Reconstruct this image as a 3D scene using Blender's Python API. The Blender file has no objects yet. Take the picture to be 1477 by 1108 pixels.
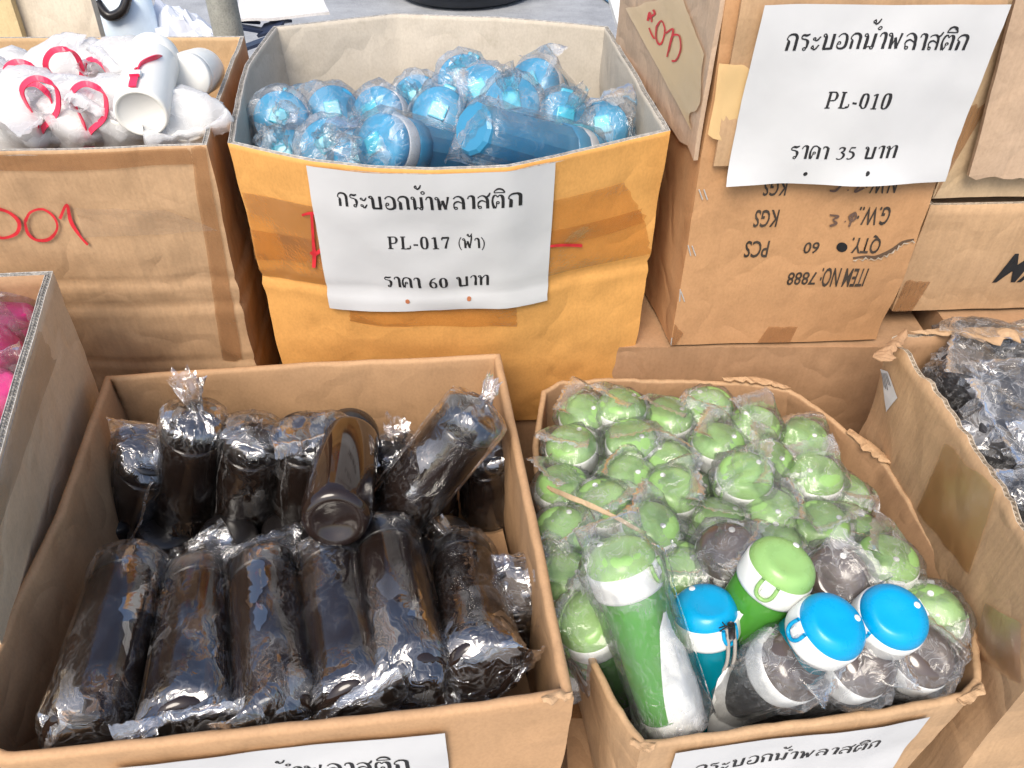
import bpy, bmesh, math, random
from mathutils import Vector, Matrix, noise
from mathutils.bvhtree import BVHTree
R = math.radians
SC = bpy.context.scene
COL = SC.collection

# ------------------------------------------------------------------ camera, world, sun, exposure
CAM_H, PITCH, FPX, W, H = 1.35, R(40), 1150.0, 1477.0, 1108.0
cd = bpy.data.cameras.new('camera'); cam = bpy.data.objects.new('camera', cd); COL.objects.link(cam)
cd.sensor_width = 36; cd.lens = FPX / W * 36; cd.clip_start = .02; cd.clip_end = 500
cam.location = (0, 0, CAM_H); cam.rotation_euler = (R(90) - PITCH, 0, 0); SC.camera = cam
wd = bpy.data.worlds.new('World'); SC.world = wd; wd.use_nodes = True
wn = wd.node_tree; bg = wn.nodes['Background']
sky = wn.nodes.new('ShaderNodeTexSky'); sky.sky_type = 'NISHITA'; sky.sun_disc = False
SUN_EL, SUN_AZ = R(52), R(200)          # azimuth measured clockwise from +Y
sky.sun_elevation = SUN_EL; sky.sun_rotation = SUN_AZ; sky.air_density = 1.0; sky.dust_density = 3.0
wn.links.new(sky.outputs[0], bg.inputs[0]); bg.inputs[1].default_value = 0.15
sl = bpy.data.lights.new('sun', 'SUN'); sun = bpy.data.objects.new('sun', sl); COL.objects.link(sun)
sl.energy = 1.9; sl.angle = R(30); sl.color = (1, .93, .82)
sd = Vector((math.sin(SUN_AZ) * math.cos(SUN_EL), math.cos(SUN_AZ) * math.cos(SUN_EL), math.sin(SUN_EL)))
sun.rotation_euler = sd.to_track_quat('Z', 'Y').to_euler(); sun.location = (0, -2, 4)
SC.view_settings.view_transform = 'Standard'; SC.view_settings.look = 'None'
SC.view_settings.exposure = 0.68; SC.view_settings.gamma = 1
SC.cycles.max_bounces = 10; SC.cycles.transparent_max_bounces = 24
SC.cycles.transmission_bounces = 8; SC.cycles.caustics_reflective = False; SC.cycles.caustics_refractive = False

# ------------------------------------------------------------------ photo pixel -> place helpers
CP, SP = math.cos(PITCH), math.sin(PITCH)
def ray(px, py):
    u = (px - W / 2) / FPX; v = (H / 2 - py) / FPX
    return Vector((u, CP + v * SP, -SP + v * CP))
ORG = Vector((0, 0, CAM_H))
def PZ(px, py, z):
    d = ray(px, py); return ORG + d * ((z - CAM_H) / d.z)
def PY(px, py, y):
    d = ray(px, py); return ORG + d * (y / d.y)
def fbm(p, f=1.0, s=0):
    return noise.noise(Vector((p[0] * f + s * 7.3, p[1] * f - s * 3.1, p[2] * f + s * 1.7)))

# ------------------------------------------------------------------ materials
MATS = {}
def mat(name):
    m = bpy.data.materials.new(name); m.use_nodes = True; m.node_tree.nodes.clear()
    MATS[name] = m
    N = m.node_tree.nodes; out = N.new('ShaderNodeOutputMaterial')
    return m, N, m.node_tree.links, out
def ramp(N, stops):
    r = N.new('ShaderNodeValToRGB'); e = r.color_ramp.elements
    while len(e) > 1: e.remove(e[0])
    e[0].position = stops[0][0]; e[0].color = stops[0][1]
    for p, c in stops[1:]:
        x = e.new(p); x.color = c
    return r
def c4(c, k=1.0): return (min(1, c[0] * k), min(1, c[1] * k), min(1, c[2] * k), 1)
def tex(N, L, kind, scale, vec=(1, 1, 1), rot=(0, 0, 0), detail=3, rough=.55):
    tc = N.new('ShaderNodeTexCoord'); mp = N.new('ShaderNodeMapping')
    mp.inputs['Scale'].default_value = vec; mp.inputs['Rotation'].default_value = rot
    L.new(tc.outputs['Object'], mp.inputs[0])
    t = N.new('ShaderNodeTex' + kind); t.inputs['Scale'].default_value = scale
    if kind == 'Noise': t.inputs['Detail'].default_value = detail; t.inputs['Roughness'].default_value = rough
    L.new(mp.outputs[0], t.inputs['Vector']); return t
def mixc(N, L, a, b, fac, mode='MIX'):
    m = N.new('ShaderNodeMix'); m.data_type = 'RGBA'; m.blend_type = mode
    for s, v in ((m.inputs[0], fac), (m.inputs[6], a), (m.inputs[7], b)):
        if hasattr(v, 'is_output'): L.new(v, s)
        else: s.default_value = v
    return m.outputs[2]
def math_(N, L, op, a, b=0.0):
    m = N.new('ShaderNodeMath'); m.operation = op
    for s, v in ((m.inputs[0], a), (m.inputs[1], b)):
        if hasattr(v, 'is_output'): L.new(v, s)
        else: s.default_value = v
    return m.outputs[0]

def cardboard(name, col, streak=.10, stain=.18, rough=.72, lines=.5, blotch=(1, 1, 1)):
    m, N, L, out = mat(name)
    b = N.new('ShaderNodeBsdfPrincipled'); b.inputs['Roughness'].default_value = rough
    b.inputs['Specular IOR Level'].default_value = .25
    fib = tex(N, L, 'Noise', 300, (1, 1, .7), detail=4)            # paper fibre
    big = tex(N, L, 'Noise', 5, detail=5, rough=.65)                # handling stains
    flu = tex(N, L, 'Noise', 150, (1, 1, .008), detail=1)           # flutes showing through the liner
    mid = tex(N, L, 'Noise', 22, (1, 1, 1), detail=6, rough=.75)
    r1 = ramp(N, [(.32, c4(col, 1 - stain)), (.5, c4(col)), (.72, c4([col[i] * blotch[i] for i in range(3)], 1 + stain * .6))])
    L.new(big.outputs[0], r1.inputs[0])
    r2 = ramp(N, [(.38, (1 - streak,) * 3 + (1,)), (.6, (1, 1, 1, 1))]); L.new(flu.outputs[0], r2.inputs[0])
    r3 = ramp(N, [(.3, (.88, .87, .86, 1)), (.6, (1.0, 1.0, 1.0, 1))]); L.new(fib.outputs[0], r3.inputs[0])
    r4 = ramp(N, [(.28, (.86, .85, .83, 1)), (.5, (1.0, 1.0, 1.0, 1))]); L.new(mid.outputs[0], r4.inputs[0])
    c = mixc(N, L, r1.outputs[0], r2.outputs[0], 1.0, 'MULTIPLY')
    c = mixc(N, L, c, r3.outputs[0], .8, 'MULTIPLY'); c = mixc(N, L, c, r4.outputs[0], .8, 'MULTIPLY')
    L.new(c, b.inputs['Base Color'])
    bm1 = N.new('ShaderNodeBump'); bm1.inputs['Strength'].default_value = lines; bm1.inputs['Distance'].default_value = .0012
    L.new(flu.outputs[0], bm1.inputs['Height'])
    # sharp creases: two ridged noises
    cr = tex(N, L, 'Noise', 7, detail=2); ab = math_(N, L, 'ABSOLUTE', math_(N, L, 'SUBTRACT', cr.outputs[0], .5))
    cl = math_(N, L, 'MINIMUM', math_(N, L, 'MULTIPLY', ab, 14.0), 1.0)
    bm2 = N.new('ShaderNodeBump'); bm2.inputs['Strength'].default_value = .6; bm2.inputs['Distance'].default_value = .002
    L.new(cl, bm2.inputs['Height']); L.new(bm1.outputs[0], bm2.inputs['Normal'])
    bm3 = N.new('ShaderNodeBump'); bm3.inputs['Strength'].default_value = .25; bm3.inputs['Distance'].default_value = .001
    L.new(fib.outputs[0], bm3.inputs['Height']); L.new(bm2.outputs[0], bm3.inputs['Normal'])
    L.new(bm3.outputs[0], b.inputs['Normal']); L.new(b.outputs[0], out.inputs[0])
    return m
def plastic(name, col, rough=.25, trans=0.0, coat=.3, spec=.5, var=.04, bump=0.0, sss=0.0):
    m, N, L, out = mat(name)
    b = N.new('ShaderNodeBsdfPrincipled'); b.inputs['Specular IOR Level'].default_value = spec
    n = tex(N, L, 'Noise', 40, detail=3)
    r = ramp(N, [(.35, c4(col, 1 - var)), (.65, c4(col, 1 + var))]); L.new(n.outputs[0], r.inputs[0])
    L.new(r.outputs[0], b.inputs['Base Color'])
    rr = ramp(N, [(.3, (rough * .8,) * 3 + (1,)), (.7, (min(1, rough * 1.25),) * 3 + (1,))]); L.new(n.outputs[0], rr.inputs[0])
    L.new(rr.outputs[0], b.inputs['Roughness']); b.inputs['Coat Weight'].default_value = coat; b.inputs['Coat Roughness'].default_value = .08
    if bump:
        bm = N.new('ShaderNodeBump'); bm.inputs['Strength'].default_value = bump; bm.inputs['Distance'].default_value = .002
        L.new(n.outputs[0], bm.inputs['Height']); L.new(bm.outputs[0], b.inputs['Normal'])
    if trans:
        t = N.new('ShaderNodeBsdfTranslucent'); L.new(r.outputs[0], t.inputs[0])
        mx = N.new('ShaderNodeMixShader'); mx.inputs[0].default_value = trans
        L.new(b.outputs[0], mx.inputs[1]); L.new(t.outputs[0], mx.inputs[2]); L.new(mx.outputs[0], out.inputs[0])
    else: L.new(b.outputs[0], out.inputs[0])
    return m
def tinted(name, tint, body, clear=.55, rough=.08):
    """coloured see-through plastic: tinted transparency + a little body colour + gloss by Fresnel"""
    m, N, L, out = mat(name)
    tr = N.new('ShaderNodeBsdfTransparent'); tr.inputs[0].default_value = c4(tint)
    df = N.new('ShaderNodeBsdfDiffuse'); df.inputs[0].default_value = c4(body)
    tl = N.new('ShaderNodeBsdfTranslucent'); tl.inputs[0].default_value = c4(body, 1.2)
    a = N.new('ShaderNodeMixShader'); a.inputs[0].default_value = .55; L.new(df.outputs[0], a.inputs[1]); L.new(tl.outputs[0], a.inputs[2])
    m1 = N.new('ShaderNodeMixShader'); m1.inputs[0].default_value = clear; L.new(a.outputs[0], m1.inputs[1]); L.new(tr.outputs[0], m1.inputs[2])
    g = N.new('ShaderNodeBsdfGlossy'); g.inputs['Roughness'].default_value = rough
    fr = N.new('ShaderNodeFresnel'); fr.inputs[0].default_value = 1.5
    m2 = N.new('ShaderNodeMixShader'); L.new(fr.outputs[0], m2.inputs[0]); L.new(m1.outputs[0], m2.inputs[1]); L.new(g.outputs[0], m2.inputs[2])
    L.new(m2.outputs[0], out.inputs[0]); return m
def film(name, haze=.4, base=.02, gloss=.10, tint=(1, 1, 1), k=1.0, stretch=(1, 1, .45), sc=75, ends=None, mid=.35, thr=.66, line=.5, fres=.8, rough=.12, fw=.9, streak=0.0):
    """thin crumpled wrapping film: the film is broken into small flat facets, each tilted its own way"""
    m, N, L, out = mat(name)
    tr = N.new('ShaderNodeBsdfTransparent'); tr.inputs[0].default_value = c4([.985 * t for t in tint])
    gl = N.new('ShaderNodeBsdfGlossy'); gl.inputs['Roughness'].default_value = rough; gl.inputs[0].default_value = (1, 1, 1, 1)
    df = N.new('ShaderNodeBsdfDiffuse'); df.inputs[0].default_value = (.92, .92, .92, 1)
    tl = N.new('ShaderNodeBsdfTranslucent'); tl.inputs[0].default_value = (.92, .92, .92, 1)
    tc = N.new('ShaderNodeTexCoord'); oi = N.new('ShaderNodeObjectInfo')
    ns = tex(N, L, 'Noise', 28, (1, 1, 1), detail=2)
    def vm(op, a, b):
        q = N.new('ShaderNodeVectorMath'); q.operation = op
        for sck, v in ((q.inputs[0], a), (q.inputs[1], b))[:1 if op == 'SCALE' else 2]:
            if hasattr(v, 'is_output'): L.new(v, sck)
            elif sck.type == 'VECTOR': sck.default_value = v
        if op == 'SCALE':
            if hasattr(b, 'is_output'): L.new(b, q.inputs['Scale'])
            else: q.inputs['Scale'].default_value = b
        return q.outputs[0]
    wob = vm('SCALE', vm('SUBTRACT', ns.outputs['Color'], (.5, .5, .5)), .05)
    co = vm('ADD', vm('ADD', tc.outputs['Object'], wob), vm('SCALE', oi.outputs['Location'], 3.0))
    mp = N.new('ShaderNodeMapping'); mp.inputs['Scale'].default_value = stretch; L.new(co, mp.inputs[0])
    v1 = N.new('ShaderNodeTexVoronoi'); v1.inputs['Scale'].default_value = sc; L.new(mp.outputs[0], v1.inputs['Vector'])
    v2 = N.new('ShaderNodeTexVoronoi'); v2.feature = 'DISTANCE_TO_EDGE'; v2.inputs['Scale'].default_value = sc; L.new(mp.outputs[0], v2.inputs['Vector'])
    # where it is crumpled: near both ends of the bag and in drifting patches
    big = tex(N, L, 'Noise', 16, (1, 1, .6), detail=2)
    pr = ramp(N, [(.42, (0, 0, 0, 1)), (.60, (1, 1, 1, 1))]); L.new(big.outputs[0], pr.inputs[0])
    mask = math_(N, L, 'ADD', math_(N, L, 'MULTIPLY', pr.outputs[0], 1 - mid), mid)
    if ends:
        sp = N.new('ShaderNodeSeparateXYZ'); L.new(tc.outputs['Object'], sp.inputs[0])
        d = math_(N, L, 'MINIMUM', sp.outputs[2], math_(N, L, 'SUBTRACT', ends, sp.outputs[2]))
        e = math_(N, L, 'SUBTRACT', 1.15, math_(N, L, 'MULTIPLY', d, 22.0)); e = math_(N, L, 'MAXIMUM', math_(N, L, 'MINIMUM', e, 1.0), 0.0)
        mask = math_(N, L, 'MAXIMUM', math_(N, L, 'MULTIPLY', mask, .75), e)
    geo = N.new('ShaderNodeNewGeometry')
    tilt = vm('SCALE', vm('SUBTRACT', v1.outputs['Color'], (.5, .5, .5)), math_(N, L, 'MULTIPLY', mask, .75 * k))
    m3 = N.new('ShaderNodeMapping'); m3.inputs['Scale'].default_value = (1, .35, .22); m3.inputs['Rotation'].default_value = (.3, .5, .9); L.new(co, m3.inputs[0])
    fo = N.new('ShaderNodeTexNoise'); fo.inputs['Scale'].default_value = 110; fo.inputs['Detail'].default_value = 3; fo.inputs['Distortion'].default_value = .6; L.new(m3.outputs[0], fo.inputs['Vector'])
    rg = math_(N, L, 'ABSOLUTE', math_(N, L, 'SUBTRACT', fo.outputs[0], .5))
    bp = N.new('ShaderNodeBump'); L.new(math_(N, L, 'ADD', math_(N, L, 'MULTIPLY', mask, .8 * k), .03), bp.inputs['Strength']); bp.inputs['Distance'].default_value = .004; L.new(rg, bp.inputs['Height'])
    nn = vm('NORMALIZE', vm('ADD', bp.outputs[0], tilt), (0, 0, 0)); L.new(nn, gl.inputs['Normal'])
    fold = math_(N, L, 'MAXIMUM', math_(N, L, 'SUBTRACT', 1.0, math_(N, L, 'MULTIPLY', rg, 30.0)), 0.0)
    sc_ = N.new('ShaderNodeSeparateColor'); L.new(v1.outputs['Color'], sc_.inputs[0])
    glint_pick = math_(N, L, 'MULTIPLY', math_(N, L, 'MAXIMUM', math_(N, L, 'SUBTRACT', sc_.outputs[0], thr), 0.0), 1 / (1 - thr))  # random facets whitened: glints painted into the milky haze
    ln = math_(N, L, 'MAXIMUM', math_(N, L, 'SUBTRACT', 1.0, math_(N, L, 'MULTIPLY', v2.outputs[0], 16.0)), 0.0)
    hf = math_(N, L, 'MULTIPLY', math_(N, L, 'ADD', math_(N, L, 'ADD', math_(N, L, 'MULTIPLY', glint_pick, .5), math_(N, L, 'MULTIPLY', fold, fw)), math_(N, L, 'MULTIPLY', ln, line)), mask)
    hf = math_(N, L, 'MINIMUM', math_(N, L, 'ADD', math_(N, L, 'MULTIPLY', hf, haze), base), .9)
    hz = N.new('ShaderNodeMixShader'); hz.inputs[0].default_value = .5; L.new(df.outputs[0], hz.inputs[1]); L.new(tl.outputs[0], hz.inputs[2])
    m1 = N.new('ShaderNodeMixShader'); L.new(hf, m1.inputs[0]); L.new(tr.outputs[0], m1.inputs[1]); L.new(hz.outputs[0], m1.inputs[2])
    fr = N.new('ShaderNodeFresnel'); fr.inputs[0].default_value = 1.45; L.new(nn, fr.inputs['Normal'])
    gf = math_(N, L, 'MINIMUM', math_(N, L, 'ADD', math_(N, L, 'MULTIPLY', fr.outputs[0], fres), math_(N, L, 'MULTIPLY', mask, gloss)), .7)
    if streak:
        m5 = N.new('ShaderNodeMapping'); m5.inputs['Scale'].default_value = (1, 1, .16); L.new(co, m5.inputs[0])
        v5 = N.new('ShaderNodeTexVoronoi'); v5.inputs['Scale'].default_value = 62; L.new(m5.outputs[0], v5.inputs['Vector'])
        s5 = N.new('ShaderNodeSeparateColor'); L.new(v5.outputs['Color'], s5.inputs[0])
        gf = math_(N, L, 'ADD', gf, math_(N, L, 'MULTIPLY', math_(N, L, 'GREATER_THAN', s5.outputs[1], .87), streak))
    m2 = N.new('ShaderNodeMixShader'); L.new(gf, m2.inputs[0]); L.new(m1.outputs[0], m2.inputs[1]); L.new(gl.outputs[0], m2.inputs[2])
    L.new(m2.outputs[0], out.inputs[0]); return m
def concrete(name, col, sc=6):
    m, N, L, out = mat(name)
    b = N.new('ShaderNodeBsdfPrincipled'); b.inputs['Roughness'].default_value = .9
    a = tex(N, L, 'Noise', sc, detail=8, rough=.7); s = tex(N, L, 'Noise', sc * 40, detail=3)
    r = ramp(N, [(.35, c4(col, .72)), (.55, c4(col)), (.75, c4(col, 1.25))]); L.new(a.outputs[0], r.inputs[0])
    r2 = ramp(N, [(.3, (.7, .7, .7, 1)), (.55, (1, 1, 1, 1))]); L.new(s.outputs[0], r2.inputs[0])
    L.new(mixc(N, L, r.outputs[0], r2.outputs[0], .8, 'MULTIPLY'), b.inputs['Base Color'])
    bm = N.new('ShaderNodeBump'); bm.inputs['Strength'].default_value = .4; bm.inputs['Distance'].default_value = .004
    L.new(s.outputs[0], bm.inputs['Height']); L.new(bm.outputs[0], b.inputs['Normal']); L.new(b.outputs[0], out.inputs[0]); return m
def paper(name, col=(.57, .57, .565)):
    m, N, L, out = mat(name)
    b = N.new('ShaderNodeBsdfPrincipled'); b.inputs['Roughness'].default_value = .55; b.inputs['Specular IOR Level'].default_value = .3
    a = tex(N, L, 'Noise', 9, detail=4); r = ramp(N, [(.35, c4(col, .95)), (.65, c4(col, 1.02))]); L.new(a.outputs[0], r.inputs[0])
    L.new(r.outputs[0], b.inputs['Base Color'])
    bm = N.new('ShaderNodeBump'); bm.inputs['Strength'].default_value = .3; bm.inputs['Distance'].default_value = .006
    L.new(a.outputs[0], bm.inputs['Height']); L.new(bm.outputs[0], b.inputs['Normal']); L.new(b.outputs[0], out.inputs[0]); return m
def tape_mat(name, col, clear=.8, rough=.28):
    m, N, L, out = mat(name)
    g = N.new('ShaderNodeBsdfGlossy'); g.inputs['Roughness'].default_value = rough
    d = N.new('ShaderNodeBsdfDiffuse'); d.inputs[0].default_value = c4(col)
    tr = N.new('ShaderNodeBsdfTransparent'); tr.inputs[0].default_value = c4([min(1, (x / max(col)) ** .13) * .97 for x in col])
    w = tex(N, L, 'Noise', 34, (1, 1, 1), detail=5, rough=.65)
    bm = N.new('ShaderNodeBump'); bm.inputs['Strength'].default_value = .5; bm.inputs['Distance'].default_value = .0015
    L.new(w.outputs[0], bm.inputs['Height']); L.new(bm.outputs[0], g.inputs['Normal']); L.new(bm.outputs[0], d.inputs['Normal'])
    mx = N.new('ShaderNodeMixShader'); mx.inputs[0].default_value = clear
    L.new(d.outputs[0], mx.inputs[1]); L.new(tr.outputs[0], mx.inputs[2])
    fr = N.new('ShaderNodeFresnel'); fr.inputs[0].default_value = 1.4; L.new(bm.outputs[0], fr.inputs['Normal'])
    m2 = N.new('ShaderNodeMixShader'); L.new(math_(N, L, 'MULTIPLY', fr.outputs[0], .3), m2.inputs[0]); L.new(mx.outputs[0], m2.inputs[1]); L.new(g.outputs[0], m2.inputs[2])
    L.new(m2.outputs[0], out.inputs[0]); return m

KRAFT = (.49, .315, .175)
M_yel = cardboard('carton_yellow', (.66, .335, .095), .02, .08, lines=.1)
M_wht = cardboard('carton_inside_grey', (.52, .465, .38), .02, .06, lines=.08)
M_br = cardboard('carton_brown', KRAFT, .07, .14, lines=.3)
M_br2 = cardboard('carton_brown_orange', (.50, .275, .13), .02, .10, lines=.1)
M_bk = cardboard('carton_brown_tan', (.49, .295, .155), .02, .12, lines=.1)
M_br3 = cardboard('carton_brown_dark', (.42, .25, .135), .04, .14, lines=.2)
M_brl = cardboard('carton_brown_pale', (.56, .41, .25), .05, .12, lines=.25)
M_rib = cardboard('carton_ribbed_grey_brown', (.52, .37, .25), .05, .12, lines=.35)
M_edge = cardboard('carton_cut_edge', (.60, .50, .38), .25, .2)
M_edgew = cardboard('carton_cut_edge_white', (.62, .59, .54), .3, .12)
M_cream = cardboard('board_cream', (.62, .54, .42), .05, .2, lines=.1)
M_black = plastic('bottle_black', (.017, .010, .0075), .06, coat=.35, spec=.35, var=.1)
M_blackm = plastic('lid_black', (.014, .012, .012), .3, coat=.1, var=.1)
M_glid = plastic('lid_green', (.37, .62, .21), .28, trans=.3, coat=.2, var=.06)
M_gbody = tinted('body_green', (.45, .98, .30), (.20, .78, .10), .38)
M_blid = plastic('lid_sky_blue', (.0, .40, .72), .3, trans=.25, coat=.15)
M_bbody = tinted('body_teal_blue', (.10, .70, .85), (.0, .42, .55), .36)
M_klid = plastic('lid_grey_brown', (.10, .075, .062), .13, trans=.12, coat=.7, var=.1)
M_kbody = tinted('body_grey_brown', (.25, .24, .22), (.02, .022, .02), .4)
M_white = plastic('white_plastic', (.78, .79, .76), .3, trans=.1, coat=.2, var=.02)
M_cream_p = plastic('ivory_plastic', (.84, .82, .75), .35, coat=.1, var=.02)
M_red = plastic('strap_red', (.85, .035, .10), .35, trans=.12, coat=.1, var=.06)
M_b2body = tinted('body_blue', (.20, .66, 1.0), (.12, .60, 1.0), .16)
M_b2lid = plastic('lid_blue', (.06, .40, .68), .25, trans=.3, coat=.3)
M_b2btn = plastic('button_cyan', (.04, .45, .62), .3, coat=.3)
M_b2col = plastic('collar_silver_grey', (.62, .64, .65), .35, coat=.2)
M_dark = plastic('lid_charcoal', (.028, .028, .031), .5, coat=0, var=.1)
M_pink = plastic('pink_plastic', (.90, .05, .33), .3, trans=.2, coat=.3)
M_cord = plastic('cord_grey', (.36, .33, .29), .6, coat=0)
M_filmK = film('film_on_black', .52, .003, .15, sc=60, stretch=(1, .6, .4), ends=.21, mid=.04, thr=.78, fres=.45, line=.12, k=1.0, rough=.07, fw=.3, streak=.20)
M_filmG = film('film_on_green', .50, .075, .02, sc=50, mid=.3, thr=.7, fres=.6, line=.05, fw=.6)
M_filmB = film('film_on_blue', .55, .05, .02, sc=50, ends=.215, mid=.15, thr=.6, fres=.5, line=.05, fw=.35, rough=.15)
M_filmW = film('film_on_white', .5, .62, .02, sc=50, mid=.4, thr=.6, fres=.3, line=.05, fw=.5)
M_filmD = film('film_on_charcoal', 1.1, .05, .10, sc=55, mid=.35, thr=.6, fres=.8, line=.3, fw=.5, k=1.3)
M_seam = film('film_seam', .7, .20, .12, stretch=(1, 1, 1), sc=300, mid=.6)
M_paper = paper('sign_paper')
M_ink = plastic('print_black', (.012, .012, .013), .6, coat=0)
M_marker = plastic('marker_red', (.55, .02, .03), .55, coat=0, var=.2)
M_inkb = plastic('stencil_ink', (.045, .032, .022), .7, coat=0, var=.3)
M_pen = plastic('pen_ink', (.12, .07, .05), .7, coat=0)
M_tapeo = tape_mat('tape_amber', (.50, .24, .07), .80)
M_tapeb = tape_mat('tape_brown', (.34, .18, .085), .62)
M_tapey = tape_mat('tape_yellowed', (.80, .56, .27), .30, .4)
M_tapec = tape_mat('tape_clear', (.60, .52, .42), .88, .2)
M_steel = plastic('staple_steel', (.45, .44, .42), .3, coat=0)
M_conc = concrete('ground_concrete', (.36, .37, .38), 3)
M_post = concrete('post_concrete', (.38, .38, .33), 8)
M_tub = plastic('tub_black_rubber', (.02, .024, .032), .55, coat=0, var=.3, bump=.3)
M_navy = plastic('navy_card', (.018, .028, .06), .5, coat=0)
M_pail = plastic('pail_white', (.66, .76, .84), .35, coat=.2)
M_hose = plastic('hose_blue', (.10, .25, .40), .5, coat=0)
M_sack = plastic('white_sack', (.68, .70, .75), .5, coat=.1, bump=.6)
M_dot1 = plastic('sticker_yellow', (.8, .5, .08), .5); M_dot2 = plastic('sticker_magenta', (.5, .08, .4), .5)

# ------------------------------------------------------------------ object helpers
def link(name, me, mats=(), parent=None, smooth=False):
    o = bpy.data.objects.new(name, me); COL.objects.link(o)
    if parent: o.parent = parent
    for m in (mats if isinstance(mats, (list, tuple)) else [mats]): me.materials.append(m)
    if smooth:
        for p in me.polygons: p.use_smooth = True
    return o
def mesh(name, vs, fs, mats=(), parent=None, smooth=False, idx=None):
    me = bpy.data.meshes.new(name); me.from_pydata([tuple(v) for v in vs], [], fs); me.update()
    o = link(name, me, mats, parent, smooth)
    if idx:
        for p, i in zip(me.polygons, idx): p.material_index = i
    return o
def tag(o, label=None, cat=None, group=None, kind=None):
    if label: o['label'] = label
    if cat: o['category'] = cat
    if group: o['group'] = group
    if kind: o['kind'] = kind
    return o
def empty(name, loc=(0, 0, 0)):
    o = bpy.data.objects.new(name, None); COL.objects.link(o); o.location = loc; o.empty_display_size = .02; return o
KIDS = {}
def copy_tree(o, parent=None):
    c = o.copy(); COL.objects.link(c)
    if parent: c.parent = parent
    for ch in list(o.children): copy_tree(ch, c)
    return c
def lathe(prof, n=28, close=True):
    vs, fs = [], []
    for r, z in prof:
        for i in range(n):
            a = 2 * math.pi * i / n; vs.append((r * math.cos(a), r * math.sin(a), z))
    for k in range(len(prof) - 1):
        for i in range(n):
            j = (i + 1) % n; fs.append((k * n + i, k * n + j, (k + 1) * n + j, (k + 1) * n + i))
    if close:
        fs.append(tuple(range(n - 1, -1, -1))); fs.append(tuple((len(prof) - 1) * n + i for i in range(n)))
    return vs, fs
def boxv(x0, x1, y0, y1, z0, z1):
    vs = [(x, y, z) for z in (z0, z1) for y in (y0, y1) for x in (x0, x1)]
    return vs, [(0, 2, 3, 1), (4, 5, 7, 6), (0, 1, 5, 4), (2, 6, 7, 3), (0, 4, 6, 2), (1, 3, 7, 5)]
def join(parts):
    V, F = [], []
    for vs, fs in parts:
        o = len(V); V += [tuple(v) for v in vs]; F += [tuple(i + o for i in f) for f in fs]
    return V, F
def bevel(o, w, seg=2):
    bm = bmesh.new(); bm.from_mesh(o.data)
    bmesh.ops.bevel(bm, geom=bm.edges[:], offset=w, segments=seg, affect='EDGES', profile=.6)
    bm.to_mesh(o.data); bm.free()
    for p in o.data.polygons: p.use_smooth = False
    return o
def tube(pts, r, n=8):
    vs, fs = [], []; pts = [Vector(p) for p in pts]
    up = Vector((0, 0, 1))
    for i, p in enumerate(pts):
        t = (pts[min(i + 1, len(pts) - 1)] - pts[max(i - 1, 0)]).normalized()
        x = t.cross(up)
        if x.length < .01: x = t.cross(Vector((1, 0, 0)))
        x.normalize(); y = t.cross(x)
        rr = r[i] if isinstance(r, (list, tuple)) else r
        for k in range(n):
            a = 2 * math.pi * k / n; vs.append(p + (x * math.cos(a) + y * math.sin(a)) * rr)
    for i in range(len(pts) - 1):
        for k in range(n):
            j = (k + 1) % n; fs.append((i * n + k, i * n + j, (i + 1) * n + j, (i + 1) * n + k))
    fs.append(tuple(range(n))); fs.append(tuple((len(pts) - 1) * n + i for i in range(n - 1, -1, -1)))
    return vs, fs
def crv(pts, n=8):
    """Catmull-Rom through points (any dimension)"""
    out = []; P = [tuple(p) for p in pts]
    for i in range(len(P) - 1):
        a, b, c, d = P[max(i - 1, 0)], P[i], P[i + 1], P[min(i + 2, len(P) - 1)]
        for k in range(n):
            t = k / n
            out.append(tuple(.5 * (2 * b[j] + (c[j] - a[j]) * t + (2 * a[j] - 5 * b[j] + 4 * c[j] - d[j]) * t * t + (3 * b[j] - a[j] - 3 * c[j] + d[j]) * t ** 3) for j in range(len(b))))
    out.append(P[-1]); return out
def strap(pts, w, t, side=None):
    """flat band along pts; side = band's width direction"""
    vs, fs = [], []; pts = [Vector(p) for p in pts]
    for i, p in enumerate(pts):
        tg = (pts[min(i + 1, len(pts) - 1)] - pts[max(i - 1, 0)]).normalized()
        s = (side[i] if isinstance(side, list) else side).normalized(); nn = tg.cross(s).normalized(); s = nn.cross(tg).normalized()
        for a, b in ((-1, -1), (1, -1), (1, 1), (-1, 1)): vs.append(p + s * (a * w / 2) + nn * (b * t / 2))
    for i in range(len(pts) - 1):
        for k in range(4):
            j = (k + 1) % 4; fs.append((i * 4 + k, i * 4 + j, i * 4 + 4 + j, i * 4 + 4 + k))
    fs.append((0, 1, 2, 3)); L = (len(pts) - 1) * 4; fs.append((L + 3, L + 2, L + 1, L)); return vs, fs

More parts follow.
